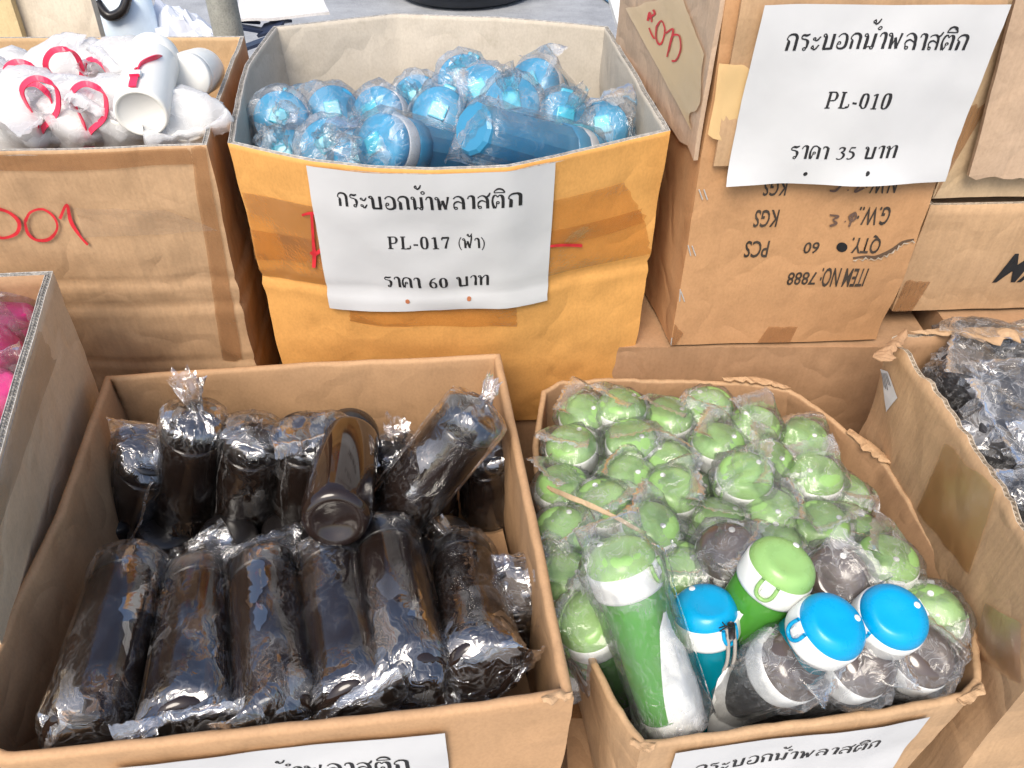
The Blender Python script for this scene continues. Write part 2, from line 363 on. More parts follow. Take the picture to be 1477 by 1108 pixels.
# ------------------------------------------------------------------ cartons
def resample(pts, step):
    pts = [Vector(p) for p in pts]; d = [0]
    for a, b in zip(pts, pts[1:]): d.append(d[-1] + (b - a).length)
    n = max(2, int(d[-1] / step)); out = []; k = 0
    for i in range(n + 1):
        s = d[-1] * i / n
        while k < len(pts) - 2 and d[k + 1] < s: k += 1
        f = (s - d[k]) / max(1e-9, d[k + 1] - d[k]); out.append(pts[k].lerp(pts[k + 1], min(1, max(0, f))))
    return out
class Carton: pass
def carton(name, label, segs, mats, thick=.006, rim='flute', dent=.004, seed=0, floor=None, step=.010, group=None, flutes=1, rimjit=0.0, rimw=.011, folds=()):
    """segs counter-clockwise seen from above: (part name, top polyline, (bottom start, bottom end))"""
    root = empty(name); tag(root, label, 'cardboard box', group)
    T, B, rng = [], [], []
    for nm, pts, bot in segs:
        t = resample(pts, step); n = len(t)
        b = [Vector(bot[0]).lerp(Vector(bot[1]), i / (n - 1)) for i in range(n)]
        rng.append((len(T), len(T) + n - 1)); T += t[:-1]; B += b[:-1]
    N = len(T)
    def mitre(P):
        out = []
        for i in range(N):
            a = (P[i] - P[i - 1]); b = (P[(i + 1) % N] - P[i]); a.z = b.z = 0
            if a.length < 1e-6: a = b
            if b.length < 1e-6: b = a
            a.normalize(); b.normalize()
            na = Vector((a.y, -a.x, 0)); nb = Vector((b.y, -b.x, 0)); m = (na + nb).normalized()
            out.append(m / max(.4, m.dot(na)))
        return out
    NT = mitre(T)
    hgt = max(t.z for t in T) - min(b.z for b in B); rows = max(4, int(hgt / (.007 if folds else .018)))
    hs = [i / rows for i in range(rows + 1)]
    def outer(i, h, extra=0.0):
        i %= N; p = T[i].lerp(B[i], h)
        dd = dent * (fbm(p, 9, seed) * 1.4 + fbm(p, 26, seed + 5) * .5) * (.35 + .65 * min(1, h * 5))
        for fh in folds: dd -= .0026 * math.exp(-((h - fh - .01 * fbm(p, 6, seed)) / .012) ** 2) - .0016 * math.exp(-((h - fh - .03) / .02) ** 2)
        if rimjit and h < .05: p = p + Vector((0, 0, rimjit * fbm(T[i], 60, seed + 9) * (1 - h * 20)))
        return p + NT[i] * (dd + extra)
    C = Carton(); C.root = root; C.panels = {}; C.parts = {}
    for (nm, pts, bot), (i0, i1) in zip(segs, rng):
        ids = list(range(i0, i1 + 1)); vs, fs, mi = [], [], []
        grid = [[outer(i, h) for h in hs] for i in ids]
        cols = []
        for q, i in enumerate(ids):
            n = NT[i % N]; col = [(p, 0) for p in reversed(grid[q])]       # bottom -> top outer
            top = grid[q][0]
            if rim == 'flute':
                lt = .0007
                col += [(top - n * lt, 2), (top - n * lt - Vector((0, 0, .007)), 2), (top - n * (thick - lt) - Vector((0, 0, .007)), 2), (top - n * (thick - lt), 2), (top - n * thick, 2)]
                off = thick
            else:
                w = rimw * (1 + .18 * fbm(top, 30, seed)); r = w / 2
                col = col[:-1]; col.append((top - Vector((0, 0, r)), 0))
                for k in range(1, 6):
                    a = math.pi * k / 6; col.append((top - Vector((0, 0, r)) + n * (-r + r * math.cos(a)) + Vector((0, 0, r * math.sin(a))), 3))
                col.append((top - Vector((0, 0, r)) - n * w, 1)); off = w
            for h in hs[1:]:
                col.append((outer(i, h, -off), 1))
            cols.append(col)
        m = len(cols[0])
        for col in cols: vs += [p for p, _ in col]
        for a in range(len(cols) - 1):
            for k in range(m - 1):
                fs.append((a * m + k, (a + 1) * m + k, (a + 1) * m + k + 1, a * m + k + 1))
                mi.append(cols[a][k + 1][1])
        sm = mats + [mats[0]] if len(mats) == 3 else mats
        o = mesh(nm, vs, fs, sm, root, smooth=(rim != 'flute'), idx=mi)
        if rim == 'flute':
            for p in o.data.polygons:
                if p.material_index != 2: p.use_smooth = True
        C.parts[nm] = o
        # outer skin for decals
        gv = [p for g in grid for p in g]; mm = len(hs)
        gf = [(a * mm + k, (a + 1) * mm + k, (a + 1) * mm + k + 1, a * mm + k + 1) for a in range(len(ids) - 1) for k in range(mm - 1)]
        C.panels[nm] = Surf(gv, gf, Vector((0, 0, 0)))
        C.panels[nm].cent = sum((T[i % N] for i in range(N)), Vector()) / N
        if rim == 'flute':
            wv, wf = [], []; pitch = .0065
            tp = [grid[q][0] for q in range(len(ids))]; P = resample(tp, pitch / 4)
            nn = [NT[ids[min(len(ids) - 1, int(j / (len(P) - 1) * (len(ids) - 1) + .5))] % N] for j in range(len(P))]
            lay = (thick - .0014) / flutes
            for f in range(flutes):
                for j in range(len(P)):
                    ph = math.sin(j * math.pi / 2 * (1 if f == 0 else 1.37) + f); c0 = .0007 + lay * (f + .5)
                    q = P[j] - nn[j] * (c0 + ph * lay * .42)
                    wv += [q - Vector((0, 0, .0004)), q - Vector((0, 0, .0065))]
                    if j: b = len(wv) - 4; wf.append((b, b + 2, b + 3, b + 1))
                if f:
                    for j in range(len(P)):
                        q = P[j] - nn[j] * (.0007 + lay * f)
                        wv += [q - Vector((0, 0, .0002)), q - Vector((0, 0, .0065))]
                        if j: b = len(wv) - 4; wf.append((b, b + 2, b + 3, b + 1))
            mesh('corrugated_edge', wv, wf, [mats[2]], o)
    if floor is not None:
        inn = [T[i] * (1 - .0) - NT[i] * (thick + .004) for i in range(0, N, 2)]
        inn = []
        for i in range(0, N, 3):
            h = (T[i].z - floor) / max(.01, T[i].z - B[i].z); q = outer(i, min(1, h), -.014); q.z = floor; inn.append(q)
        k = len(inn); vs = inn + [v - Vector((0, 0, .006)) for v in inn]
        fs = [tuple(range(k)), tuple(range(2 * k - 1, k - 1, -1))] + [(i, k + i, k + (i + 1) % k, (i + 1) % k) for i in range(k)]
        mesh('base_panel', vs, fs, [mats[1]], root)
    C.T, C.NT = T, NT
    return C
class Surf:
    def __init__(s, vs, fs, cent): s.bvh = BVHTree.FromPolygons([tuple(v) for v in vs], fs); s.cent = cent; s.hn = None
    def fix(s, p, n):
        if n.dot(ORG - p) < 0: n = -n
        return n
    def px(s, x, y, off=.001):
        d = ray(x, y).normalized(); h = s.bvh.ray_cast(ORG, d)
        if h[0] is None:
            q = ORG + d; best = None
            for t in range(30, 300, 3):
                r = s.bvh.find_nearest(ORG + d * (t / 100))
                if r[0] is not None and (best is None or r[3] < best[3]): best = r
            p, n = best[0], best[1]
        else: p, n = h[0], h[1]
        n = s.fix(p, n); return p + n * off
    def near(s, q, off=.001):
        r = s.bvh.find_nearest(q)
        if r[1] is not None and s.hn is None:
            h = Vector((r[1].x, r[1].y, 0)).normalized(); s.hn = s.fix(r[0], h)
        c = s.bvh.ray_cast(q + s.hn * .25, -s.hn, .5)
        if c[0] is not None: r = c
        n = s.fix(r[0], r[1])
        return r[0] + n * off, n
def patch(surf, corners, off, nx=14, ny=8, curl=None, ext=False):
    """corners TL,TR,BR,BL as pixels of the photo, laid on the surface; returns S(u,v,o) and mesh data"""
    c = [surf.px(x, y, 0) for x, y in corners] if not isinstance(corners[0], Vector) else corners
    def S(u, v, o=0.0):
        p = c[0].lerp(c[1], u).lerp(c[3].lerp(c[2], u), v); q, n = surf.near(p, 0)
        if ext: q = p
        k = off + o + (curl(u, v) if curl else 0); return q + n * k
    vs = [S(i / nx, j / ny) for j in range(ny + 1) for i in range(nx + 1)]
    fs = [(j * (nx + 1) + i, j * (nx + 1) + i + 1, (j + 1) * (nx + 1) + i + 1, (j + 1) * (nx + 1) + i) for j in range(ny) for i in range(nx)]
    return S, vs, fs
def solidify(vs, fs, S_n, t):
    return vs, fs
def tape(surf, corners, m, parent, name='packing_tape', off=.0018, nx=24, ny=12):
    off += .0008
    S, vs, fs = patch(surf, corners, off, nx, ny); sd_ = corners[0][0] * .37; vs = []
    for j in range(ny + 1):
        for i in range(nx + 1):
            u, v = i / nx, j / ny; q = noise.noise(Vector((u * 3.1, sd_, 2))) * .10 * (v - .2) + noise.noise(Vector((u * 3.1, sd_, 7))) * .06; r = noise.noise(Vector((v * 9, sd_, 5))) * .012 * (abs(u - .5) > .45)
            vs.append(S(u + r, v + q, .0012 * abs(noise.noise(Vector((u * 14, v * 5, sd_))))))
    return mesh(name, vs, fs, [m], parent, smooth=True)

# ------------------------------------------------------------------ lettering drawn as pen strokes
TK, TN = .185, .075
def loop(cx, cy, r=.085, w=TN): return [[(cx + r * math.cos(a * math.pi / 5), cy + r * math.sin(a * math.pi / 5), w) for a in range(11)]]
G = {
 'ก': (.74, [[(.14, 0, TK), (.15, .5, TK), (.13, .6, TN), (.03, .68, TN), (.06, .85, TN), (.22, .98, TK * .7), (.45, .97, TK * .8), (.59, .8, TK), (.6, .5, TK), (.6, 0, TK)]]),
 'ร': (.62, loop(.34, .11) + [[(.43, .11, TN), (.46, .3, TK * .8), (.45, .5, TK), (.34, .63, TK * .6), (.10, .70, TN), (.05, .82, TN), (.14, .93, TK * .7), (.32, .9, TK * .8), (.5, .99, TN)]]),
 'ะ': (.56, loop(.12, .68, .07) + [[(.19, .68, TN), (.2, .58, TN), (.32, .60, TK * .6), (.47, .82, TN)]] + loop(.12, .18, .07) + [[(.19, .18, TN), (.2, .05, TN), (.32, .07, TK * .6), (.47, .30, TN)]]),
 'บ': (.82, loop(.10, .88) + [[(.19, .9, TN), (.2, .7, TK), (.2, .04, TK)], [(.15, .05, TK * .8), (.68, .05, TK * .8)], [(.66, 0, TK), (.66, .97, TK)]]),
 'อ': (.76, loop(.19, .40) + [[(.10, .40, TN), (.08, .2, TN), (.18, .05, TK * .6), (.4, .03, TK * .8), (.6, .15, TK), (.64, .45, TK), (.6, .8, TK * .9), (.42, .97, TK * .6), (.2, .95, TN), (.06, .78, TN)]]),
 'น': (.80, loop(.10, .88) + [[(.19, .9, TN), (.2, .7, TK), (.2, .0, TK)], [(.2, .06, TN), (.38, .17, TN), (.5, .1, TN)]] + loop(.58, .09) + [[(.63, .12, TK), (.63, .97, TK)]]),
 'า': (.50, [[(.03, .76, TN), (.08, .92, TN), (.2, .99, TK * .6), (.32, .93, TK), (.37, .75, TK), (.37, 0, TK)]]),
 'ำ': (.50, [[(.03, .76, TN), (.08, .92, TN), (.2, .99, TK * .6), (.32, .93, TK), (.37, .75, TK), (.37, 0, TK)]] + loop(-.12, 1.30, .1)),
 'พ': (.92, loop(.10, .88) + [[(.19, .9, TN), (.22, .6, TK), (.24, 0, TK)], [(.24, .02, TN), (.45, .72, TN)], [(.43, .70, TK), (.6, .02, TK)], [(.6, .02, TN), (.78, .98, TK * .75)]]),
 'ฟ': (.92, loop(.10, .88) + [[(.19, .9, TN), (.22, .6, TK), (.24, 0, TK)], [(.24, .02, TN), (.45, .72, TN)], [(.43, .70, TK), (.6, .02, TK)], [(.6, .02, TN), (.76, .9, TK * .75), (.8, 1.3, TN)]]),
 'ล': (.76, loop(.17, .11) + [[(.08, .11, TN), (.06, .3, TN), (.12, .5, TK * .6), (.3, .6, TK * .6), (.5, .5, TN), (.6, .42, TN)], [(.62, 0, TK), (.62, .55, TK), (.56, .82, TK * .9), (.38, .98, TK * .6), (.18, .95, TN), (.05, .8, TN)]]),
 'ส': (.78, loop(.17, .11) + [[(.08, .11, TN), (.06, .3, TN), (.12, .5, TK * .6), (.3, .6, TK * .6), (.5, .5, TN), (.6, .42, TN)], [(.62, 0, TK), (.62, .55, TK), (.56, .80, TK * .9), (.38, .96, TK * .6), (.18, .93, TN), (.05, .8, TN)], [(.52, .85, TN), (.68, .95, TK * .7), (.78, 1.18, TN)]]),
 'ต': (.80, loop(.36, .42, .08) + [[(.29, .38, TN), (.27, .15, TN), (.18, .0, TK * .7)], [(.16, .0, TK), (.07, .3, TK * .8), (.05, .65, TK * .6), (.13, .92, TK * .7), (.26, .97, TN), (.35, .84, TN), (.45, .97, TN), (.6, .9, TK), (.66, .65, TK), (.66, 0, TK)]]),
 'ิ': (0, [[(-.74, 1.16, TN), (-.70, 1.3, TN), (-.5, 1.44, TK * .7), (-.26, 1.38, TK * .7), (-.12, 1.16, TN)], [(-.75, 1.16, TN), (-.12, 1.16, TN)]]),
 '้': (0, [[(x * .8 - .62, 1.62 + y, w) for x, y, w in ((.12, .16, TN), (.02, .12, TN), (.06, .02, TN), (.16, .04, TN), (.16, .15, TN), (.08, .22, TN))], [(-.50, 1.64, TN), (-.44, 1.56, TK * .6), (-.30, 1.66, TK * .6), (-.20, 1.88, TN)]]),
 '๊': (0, [[(x * .8 - .62, 1.22 + y, w) for x, y, w in ((.12, .16, TN), (.02, .12, TN), (.06, .02, TN), (.16, .04, TN), (.16, .15, TN), (.08, .22, TN))], [(-.50, 1.24, TN), (-.44, 1.16, TK * .6), (-.30, 1.26, TK * .6), (-.20, 1.48, TN)]]),
 'ค': (.76, loop(.32, .45, .08) + [[(.25, .42, TN), (.22, .2, TN), (.15, 0, TK * .7)], [(.13, 0, TK), (.06, .35, TK * .8), (.08, .7, TK * .6), (.2, .93, TK * .6), (.42, .98, TK * .6), (.6, .85, TK), (.63, .6, TK), (.63, 0, TK)]]),
 'ท': (.82, loop(.10, .88) + [[(.19, .9, TN), (.2, .7, TK), (.2, 0, TK)], [(.22, .55, TN), (.45, .93, TN), (.58, .97, TK * .7), (.66, .8, TK), (.66, 0, TK)]]),
 'P': (.74, [[(.2, 0, .17), (.2, .98, .17)], [(.05, .03, TN), (.38, .03, TN)], [(.05, .96, TN), (.38, .96, TN), (.55, .93, .1), (.63, .72, .17), (.55, .5, .1), (.35, .45, TN), (.22, .45, TN)]]),
 'L': (.74, [[(.2, 0, .17), (.2, .98, .17)], [(.05, .96, TN), (.38, .96, TN)], [(.05, .03, TN), (.6, .03, TN), (.66, .28, TN)], [(.45, .05, .1), (.64, .1, .06)]]),
 '-': (.42, [[(.05, .33, .13), (.34, .33, .13)]]),
 '0': (.60, [[(.29, .97, TN), (.14, .85, .14), (.1, .5, .17), (.14, .15, .14), (.29, .03, TN), (.44, .15, .14), (.48, .5, .17), (.44, .85, .14), (.29, .97, TN)]]),
 '1': (.56, [[(.3, .03, .17), (.3, .97, .15)], [(.12, .03, TN), (.48, .03, TN)], [(.1, .84, TN), (.28, .96, TN)]]),
 '7': (.60, [[(.06, .72, TN), (.1, .9, .1)], [(.08, .90, .15), (.5, .90, .15)], [(.5, .92, TN), (.36, .5, .11), (.25, 0, .15)]]),
 '3': (.60, [[(.08, .8, TN), (.2, .96, .1), (.4, .9, .15), (.42, .7, .14), (.24, .56, TN)], [(.24, .56, TN), (.44, .45, .14), (.48, .25, .17), (.35, .06, .1), (.15, .02, .08), (.07, .1, .12)]]),
 '5': (.60, [[(.15, .92, .12), (.46, .92, .12)], [(.15, .94, TN), (.10, .6, TN)], [(.1, .6, .1), (.34, .55, .14), (.47, .32, .17), (.36, .08, .12), (.15, .02, .08), (.07, .1, .12)]]),
 '6': (.60, [[(.48, .97, TN), (.25, .85, .1), (.11, .5, .15), (.13, .2, .16), (.29, .03, TN), (.46, .15, .14), (.46, .42, .14), (.3, .58, TN), (.14, .45, TN)]]),
 '(': (.34, [[(.27, 1.1, TN), (.1, .75, .09), (.07, .45, .11), (.12, .12, .09), (.27, -.2, TN)]]),
 ')': (.34, [[(.05, 1.1, TN), (.22, .75, .09), (.25, .45, .11), (.2, .12, .09), (.05, -.2, TN)]]),
 ' ': (.42, []),
}
def ribbon(pts, wf, S, smooth=5):
    """pts (x,y,w) -> ribbon through mapping S"""
    P = crv(pts, smooth) if len(pts) > 2 else pts
    vs, fs = [], []
    for i, p in enumerate(P):
        a = P[max(i - 1, 0)]; b = P[min(i + 1, len(P) - 1)]; dx, dy = b[0] - a[0], b[1] - a[1]; l = math.hypot(dx, dy) or 1
        nx, ny = -dy / l, dx / l; w = p[2] * wf / 2
        vs += [S(p[0] + nx * w, p[1] + ny * w), S(p[0] - nx * w, p[1] - ny * w)]
        if i: k = len(vs) - 4; fs.append((k, k + 2, k + 3, k + 1))
    return vs, fs
def text_run(s, S, u0, u1, vb, h, asp=.7071, lat=None):
    """lay a line between u0 and u1 with its baseline at vb; h = glyph height as fraction of sheet height"""
    adv = sum(G[c][0] for c in s); k = (u1 - u0) / adv; x = 0; parts = []
    for c in s:
        w, st = G[c]; hh = h
        for q in st:
            x0 = x
            parts.append(ribbon(q, 1, lambda a, b: S(u0 + (x0 + a * .90) * k, vb - b * hh)))
        x += w
    return join(parts)
def sign(label, surf, corners, lines, holes, hole_mat, off=.004, curl=None):
    root = empty('price_sign', surf.px(*corners[0], 0)); tag(root, label, 'paper sign', 'printed price signs taped to the boxes')
    inv = root.location.copy()
    S, vs, fs = patch(surf, corners, off, 30, 20, curl)
    S2 = lambda u, v, o=0: S(u, v, o) - inv
    vs = [v - inv for v in vs]; n = len(vs)
    back = [S2(i / 30, j / 20, -.0003) for j in range(21) for i in range(31)]
    fb = [tuple(reversed([i + n for i in f])) for f in fs]
    mesh('sheet', vs + back, fs + fb, [M_paper], root, smooth=True)
    for s, u0, u1, vb, h in lines:
        V, F = text_run(s, lambda u, v: S2(u, v, .0005), u0, u1, vb, h); mesh('printed_line', V, F, [M_ink], root)
    for u, v in holes:
        V = [S2(u + .010 * math.cos(a), v + .014 * math.sin(a), .0005) for a in [k * math.pi / 6 for k in range(12)]]
        mesh('printed_dot', V, [tuple(range(12))], [hole_mat], root)
    return root
def marker(surf, strokes, parent, w=4, m=None, name='marker_stroke', off=.0022):
    for st in strokes:
        pts = [(x, y, w * (1 + .25 * math.sin(i * 2.1 + x))) for i, (x, y) in enumerate(st)]
        V, F = ribbon(pts, 1, lambda a, b: surf.px(a, b, off), 6); mesh(name, V, F, [m or M_marker], parent)

# ------------------------------------------------------------------ wrapping bags
def bag_mesh(L, r, seed, top='gather', bot='flat', n=40, rows=46, loose=.10, rf=None, crump=1.0, midk=1.0):
    """crumpled film tube round local Z from 0 (base) to L (lid); rf(z)=radius of the bottle"""
    rnd = random.Random(seed); rf = rf or (lambda z: r)
    e0 = {'flat': .030, 'gather': .030, 'open': .006}[bot]; bot = 'flat' if bot == 'open' else bot; e1 = {'flat': .035, 'gather': .040, 'open': .02}[top]
    fd0 = rnd.uniform(0, 6.28); fd1 = rnd.uniform(0, 6.28); b0 = rnd.uniform(1.2, 2.1); b1 = rnd.uniform(.9, 2.0)
    vs, fs = [], []
    for k in range(rows + 1):
        t = k / rows; z = -e0 + (L + e0 + e1) * t
        zc = min(L, max(0, z)); R0 = rf(zc) * (1 + loose * .5) + .0012
        for i in range(n):
            a = 2 * math.pi * i / n; ca, sa = math.cos(a), math.sin(a)
            q = Vector((ca * 2.4 + seed * 3.7, sa * 2.4, z * 22)); q2 = Vector((ca * 5 + seed, sa * 5 + 9, z * 7)); q3 = Vector((ca * 6, sa * 6 + seed, z * 110))
            w = abs(noise.noise(q)) * .8 + abs(noise.noise(q2)) * .9 + abs(noise.noise(q3)) * .25
            amp = loose * crump * (midk + 1.6 * max(0, 1 - z / .05) * (z > 0) + 1.2 * max(0, 1 - (L - z) / .04) * (z < L))
            rr = R0 + r * amp * w
            x, y, zz = rr * ca, rr * sa, z
            for (s, e, mode, fd, bb) in ((1, e1, top, fd1, b1), (-1, e0, bot, fd0, b0)):
                d = (z - L) if s > 0 else -z
                if d <= -.012: continue
                f = min(1, max(0, (d + .012) / (e + .012)))
                if mode == 'gather':
                    if f < .45: sc = 1 - (f / .45) ** 1.6 * .84
                    else: sc = .16 + (f - .45) * (.35 + .25 * math.sin(seed * 2.3))
                    jag = .5 * noise.noise(Vector((ca * 3, sa * 3, seed + f * 3))) * f
                    zz = z - s * d * .55 + s * (.3 * r * f if f < .45 else .3 * r * .45 + (f - .45) * .6 * e) + s * jag * .02
                    x, y = x * sc * (1 + jag), y * sc * (1 + jag)
                    lean = .026 * max(0, f - .35) * (1 + .5 * math.sin(seed)); x += lean * math.cos(fd) + .006 * noise.noise(Vector((ca * 2, f * 6, seed))) * f; y += lean * math.sin(fd) + .006 * noise.noise(Vector((sa * 2, f * 6, seed + 4))) * f
                else:
                    g = f ** .8; cx, sx = math.cos(fd), math.sin(fd)
                    px_, py_ = x * cx + y * sx, -x * sx + y * cx      # fin along px_
                    px_ *= 1 + .35 * g; py_ *= (1 - g) ; py_ += .0015 * (1 if i % 2 else -1) * g + .006 * g * noise.noise(Vector((px_ * 60, seed, f * 3)))
                    # fold the fin over
                    ang = bb * g; hh = max(0, d)
                    zz = (L if s > 0 else 0) + s * (hh * math.cos(ang) + .004) if d > 0 else z
                    py_ += hh * math.sin(ang) * (1 if rnd else 1)
                    x, y = px_ * cx - py_ * sx, px_ * sx + py_ * cx
            vs.append((x, y, zz))
    for k in range(rows):
        for i in range(n):
            j = (i + 1) % n; a_, b_, c_, d_ = k * n + i, k * n + j, (k + 1) * n + j, (k + 1) * n + i
            if (i + k) % 2: fs += [(a_, b_, c_), (a_, c_, d_)]
            else: fs += [(a_, b_, d_), (b_, c_, d_)]
    # side weld seam: a narrow fin standing off the tube
    a = rnd.uniform(0, 6.28); sv, sf = [], []
    for k in range(31):
        z = .006 + (L - .012) * k / 30; rr = rf(z) * (1 + loose) + .0035; ww = .0028 + .0008 * math.sin(k * 1.7 + seed); aa = a + .05 * math.sin(k * .4 + seed)
        sv += [(rr * math.cos(aa), rr * math.sin(aa), z), ((rr + .0012) * math.cos(aa + ww / rr), (rr + .0012) * math.sin(aa + ww / rr), z)]
        if k: b = len(sv) - 4; sf.append((b, b + 2, b + 3, b + 1))
    return (vs, fs), (sv, sf)
BAGS = {}
def add_bag(root, key, L, r, seed, m, **kw):
    kk = (key, seed)
    if kk not in BAGS:
        (v, f), (sv, sf) = bag_mesh(L, r, seed, **kw)
        me = bpy.data.meshes.new('plastic_bag'); me.from_pydata(v, [], f); me.materials.append(m); me.polygons.foreach_set('use_smooth', [m is not M_filmD] * len(f)); me.update()
        s = bpy.data.meshes.new('weld_seam'); s.from_pydata(sv, [], sf); s.materials.append(M_seam); s.update()
        BAGS[kk] = (me, s)
    me, s = BAGS[kk]
    o = bpy.data.objects.new('plastic_bag', me); COL.objects.link(o); o.parent = root
    q = bpy.data.objects.new('weld_seam', s); COL.objects.link(q); q.parent = o
    return o
def orient(o, base, lid, roll=0.0):
    d = (lid - base).normalized(); q = d.to_track_quat('Z', 'Y') @ Matrix.Rotation(roll, 4, 'Z').to_quaternion()
    o.location = base; o.rotation_mode = 'QUATERNION'; o.rotation_quaternion = q
def solve(A, px, py, L, far=True):
    """point on the pixel's ray at distance L from A"""
    d = ray(px, py).normalized(); oc = ORG - A; b = oc.dot(d); c = oc.dot(oc) - L * L; D = b * b - c
    t = -b + (math.sqrt(D) if D > 0 else 0) * (1 if far else -1)
    return ORG + d * t

# ------------------------------------------------------------------ bottle kinds (prototypes)
def black_bottle():
    root = empty('black_bottle')
    r = .0365
    prof = [(.018, .004), (.022, .0), (.028, .0), (.0325, .003), (.0345, .008), (.035, .012), (r, .016), (r, .165), (.036, .171), (.034, .176)]
    v, f = lathe(prof, 40); mesh('body', v, f, [M_black], root, smooth=True)
    v, f = lathe([(.033, .1765), (.0345, .178), (.0348, .196), (.0335, .2005), (.030, .203), (.012, .204)], 40); mesh('lid', v, f, [M_blackm], root, smooth=True)
    return root
def rf_black(z): return .0365
def wave_top(a): return .034 + .010 * math.sin(a + .5)
def sport_bottle(lid, body, kind='sport'):
    root = empty(kind + '_bottle'); r = .0355
    prof = [(.030, .004), (.0325, .008), (.0345, .02), (.0355, .05), (.0345, .09), (.0335, .12), (.0348, .15), (.0348, .166), (.033, .170), (.033, .176)]
    v, f = lathe(prof, 36, False); mesh('body', v, f, [body], root, smooth=True)
    # white base shell with a wavy upper edge
    n = 36; vs, fs = [], []
    rows = 6
    for k in range(rows + 1):
        for i in range(n):
            a = 2 * math.pi * i / n; top = wave_top(a); z = top * k / rows
            rr = .0335 + min(.003, z * .12); vs.append((rr * math.cos(a) * (1 if k else .95), rr * math.sin(a) * (1 if k else .95), z))
    for k in range(rows):
        for i in range(n): j = (i + 1) % n; fs.append((k * n + i, k * n + j, (k + 1) * n + j, (k + 1) * n + i))
    fs.append(tuple(range(n - 1, -1, -1))); mesh('base_shell', vs, fs, [M_white], root, smooth=True)
    # white side grip with an S-shaped edge
    vs, fs = [], []; nz, na = 26, 10
    for k in range(nz + 1):
        z = .030 + .118 * k / nz; t = k / nz
        a0 = -1.15 + .75 * t ** 1.5; a1 = .35 + .55 * math.sin(t * 5.2 + .3) * (1 - t * .3)
        if t > .88: c = (t - .88) / .12; m_ = (a0 + a1) / 2; a0 += (m_ - a0) * c * .7; a1 += (m_ - a1) * c * .7
        for i in range(na + 1):
            a = a0 + (a1 - a0) * i / na; rr = .0362 + .0012 * math.sin(math.pi * i / na)
            rr += (0 if z > .02 else 0) + (.0 if .06 < z < .14 else .0006); vs.append((rr * math.cos(a), rr * math.sin(a), z))
    for k in range(nz):
        for i in range(na): b = k * (na + 1) + i; fs.append((b, b + 1, b + na + 2, b + na + 1))
    mesh('side_grip', vs, fs, [M_white], root, smooth=True)
    v, f = lathe([(.0335, .172), (.0375, .1735), (.0385, .177), (.0387, .199), (.0375, .2015), (.034, .2025)], 40); mesh('collar', v, f, [M_white], root, smooth=True)
    # domed flip lid: full cap with an off-centre scooped facet
    vs, fs = [], []; n = 48; rings = 20
    for k in range(rings + 1):
        t = k / rings; ph = t * math.pi / 2
        for i in range(n):
            a = 2 * math.pi * i / n; rr = .0372 * math.cos(ph) ** .7 if k < rings else .0002; z = .2020 + .0235 * math.sin(ph)
            x, y = rr * math.cos(a), rr * math.sin(a)
            pl = .2235 - .18 * (x + .004) - .0016 * math.exp(-((x - .010) ** 2 + y * y) / .0002)
            h_ = z - pl; z -= max(0, h_) * 1.0; z -= .0005 * math.exp(-(h_ / .0012) ** 2)
            vs.append((x, y, z))
    for k in range(rings):
        for i in range(n): j = (i + 1) % n; fs.append((k * n + i, k * n + j, (k + 1) * n + j, (k + 1) * n + i))
    lo = mesh('lid', vs, fs, [lid], root, smooth=True)
    v, f = lathe([(.0038, 0), (.0038, .0022), (.003, .003)], 14); v = [(x - .0185, y, z + .2222) for x, y, z in v]; mesh('vent_dot', v, f, [M_white], lo, smooth=True)
    # latch loop (lid colour) and white button on the collar, hinge opposite
    pts = crv([(.0395, -.0085, .204), (.0405, -.009, .192), (.0407, -.006, .184), (.0408, 0, .1815), (.0407, .006, .184), (.0405, .009, .192), (.0395, .0085, .204)], 5)
    v, f = tube(pts, .0022, 8); mesh('latch_loop', v, f, [lid], root, smooth=True)
    v, f = boxv(.038, .0425, -.0042, .0042, .188, .1965); bevel(mesh('latch_button', v, f, [M_white], root), .0008, 1)
    v, f = boxv(-.0415, -.036, -.010, .010, .196, .2065); bevel(mesh('hinge', v, f, [M_white], root), .001, 1)
    return root
def rf_sport(z): return .0365 if z < .17 else .039 - max(0, (z - .205)) * .9
def blue_bottle():
    root = empty('blue_bottle'); n = 12
    v, f = lathe([(.026, 0), (.030, .004), (.0315, .06), (.034, .12), (.0355, .15), (.033, .155)], n); mesh('body', v, f, [M_b2body], root)
    v, f = lathe([(.034, .150), (.0375, .152), (.038, .172), (.0372, .174)], 14); mesh('lower_collar', v, f, [M_b2lid], root, smooth=True)
    v, f = lathe([(.0370, .1745), (.0378, .176), (.0375, .190), (.0365, .1915)], 32); mesh('collar', v, f, [M_b2col], root, smooth=True)
    v, f = lathe([(.0362, .192), (.0368, .194), (.036, .206), (.033, .211), (.012, .213)], 32); mesh('lid', v, f, [M_b2lid], root, smooth=True)
    v, f = boxv(-.011, .011, -.012, .012, .209, .2175); bevel(mesh('lid_button', v, f, [M_b2btn], root), .002, 2)
    v, f = boxv(.034, .041, -.009, .009, .178, .205); bevel(mesh('front_latch', v, f, [M_b2btn], root), .0025, 2)
    return root
def rf_blue(z): return .038 if z > .13 else .032 + z * .035
def white_bottle(base=True, tall=.18):
    root = empty('white_bottle')
    v, f = lathe([(.030, .004), (.0335, .0), (.0365, .0015), (.0375, .006), (.0378, .012), (.0375, tall - .034), (.036, tall - .03)], 40); mesh('body', v, f, [M_cream_p], root, smooth=True)
    v, f = lathe([(.0355, tall - .0295), (.0368, tall - .028), (.0368, tall - .003), (.035, tall), (.02, tall + .001)], 40); mesh('lid', v, f, [M_cream_p], root, smooth=True)
    return root
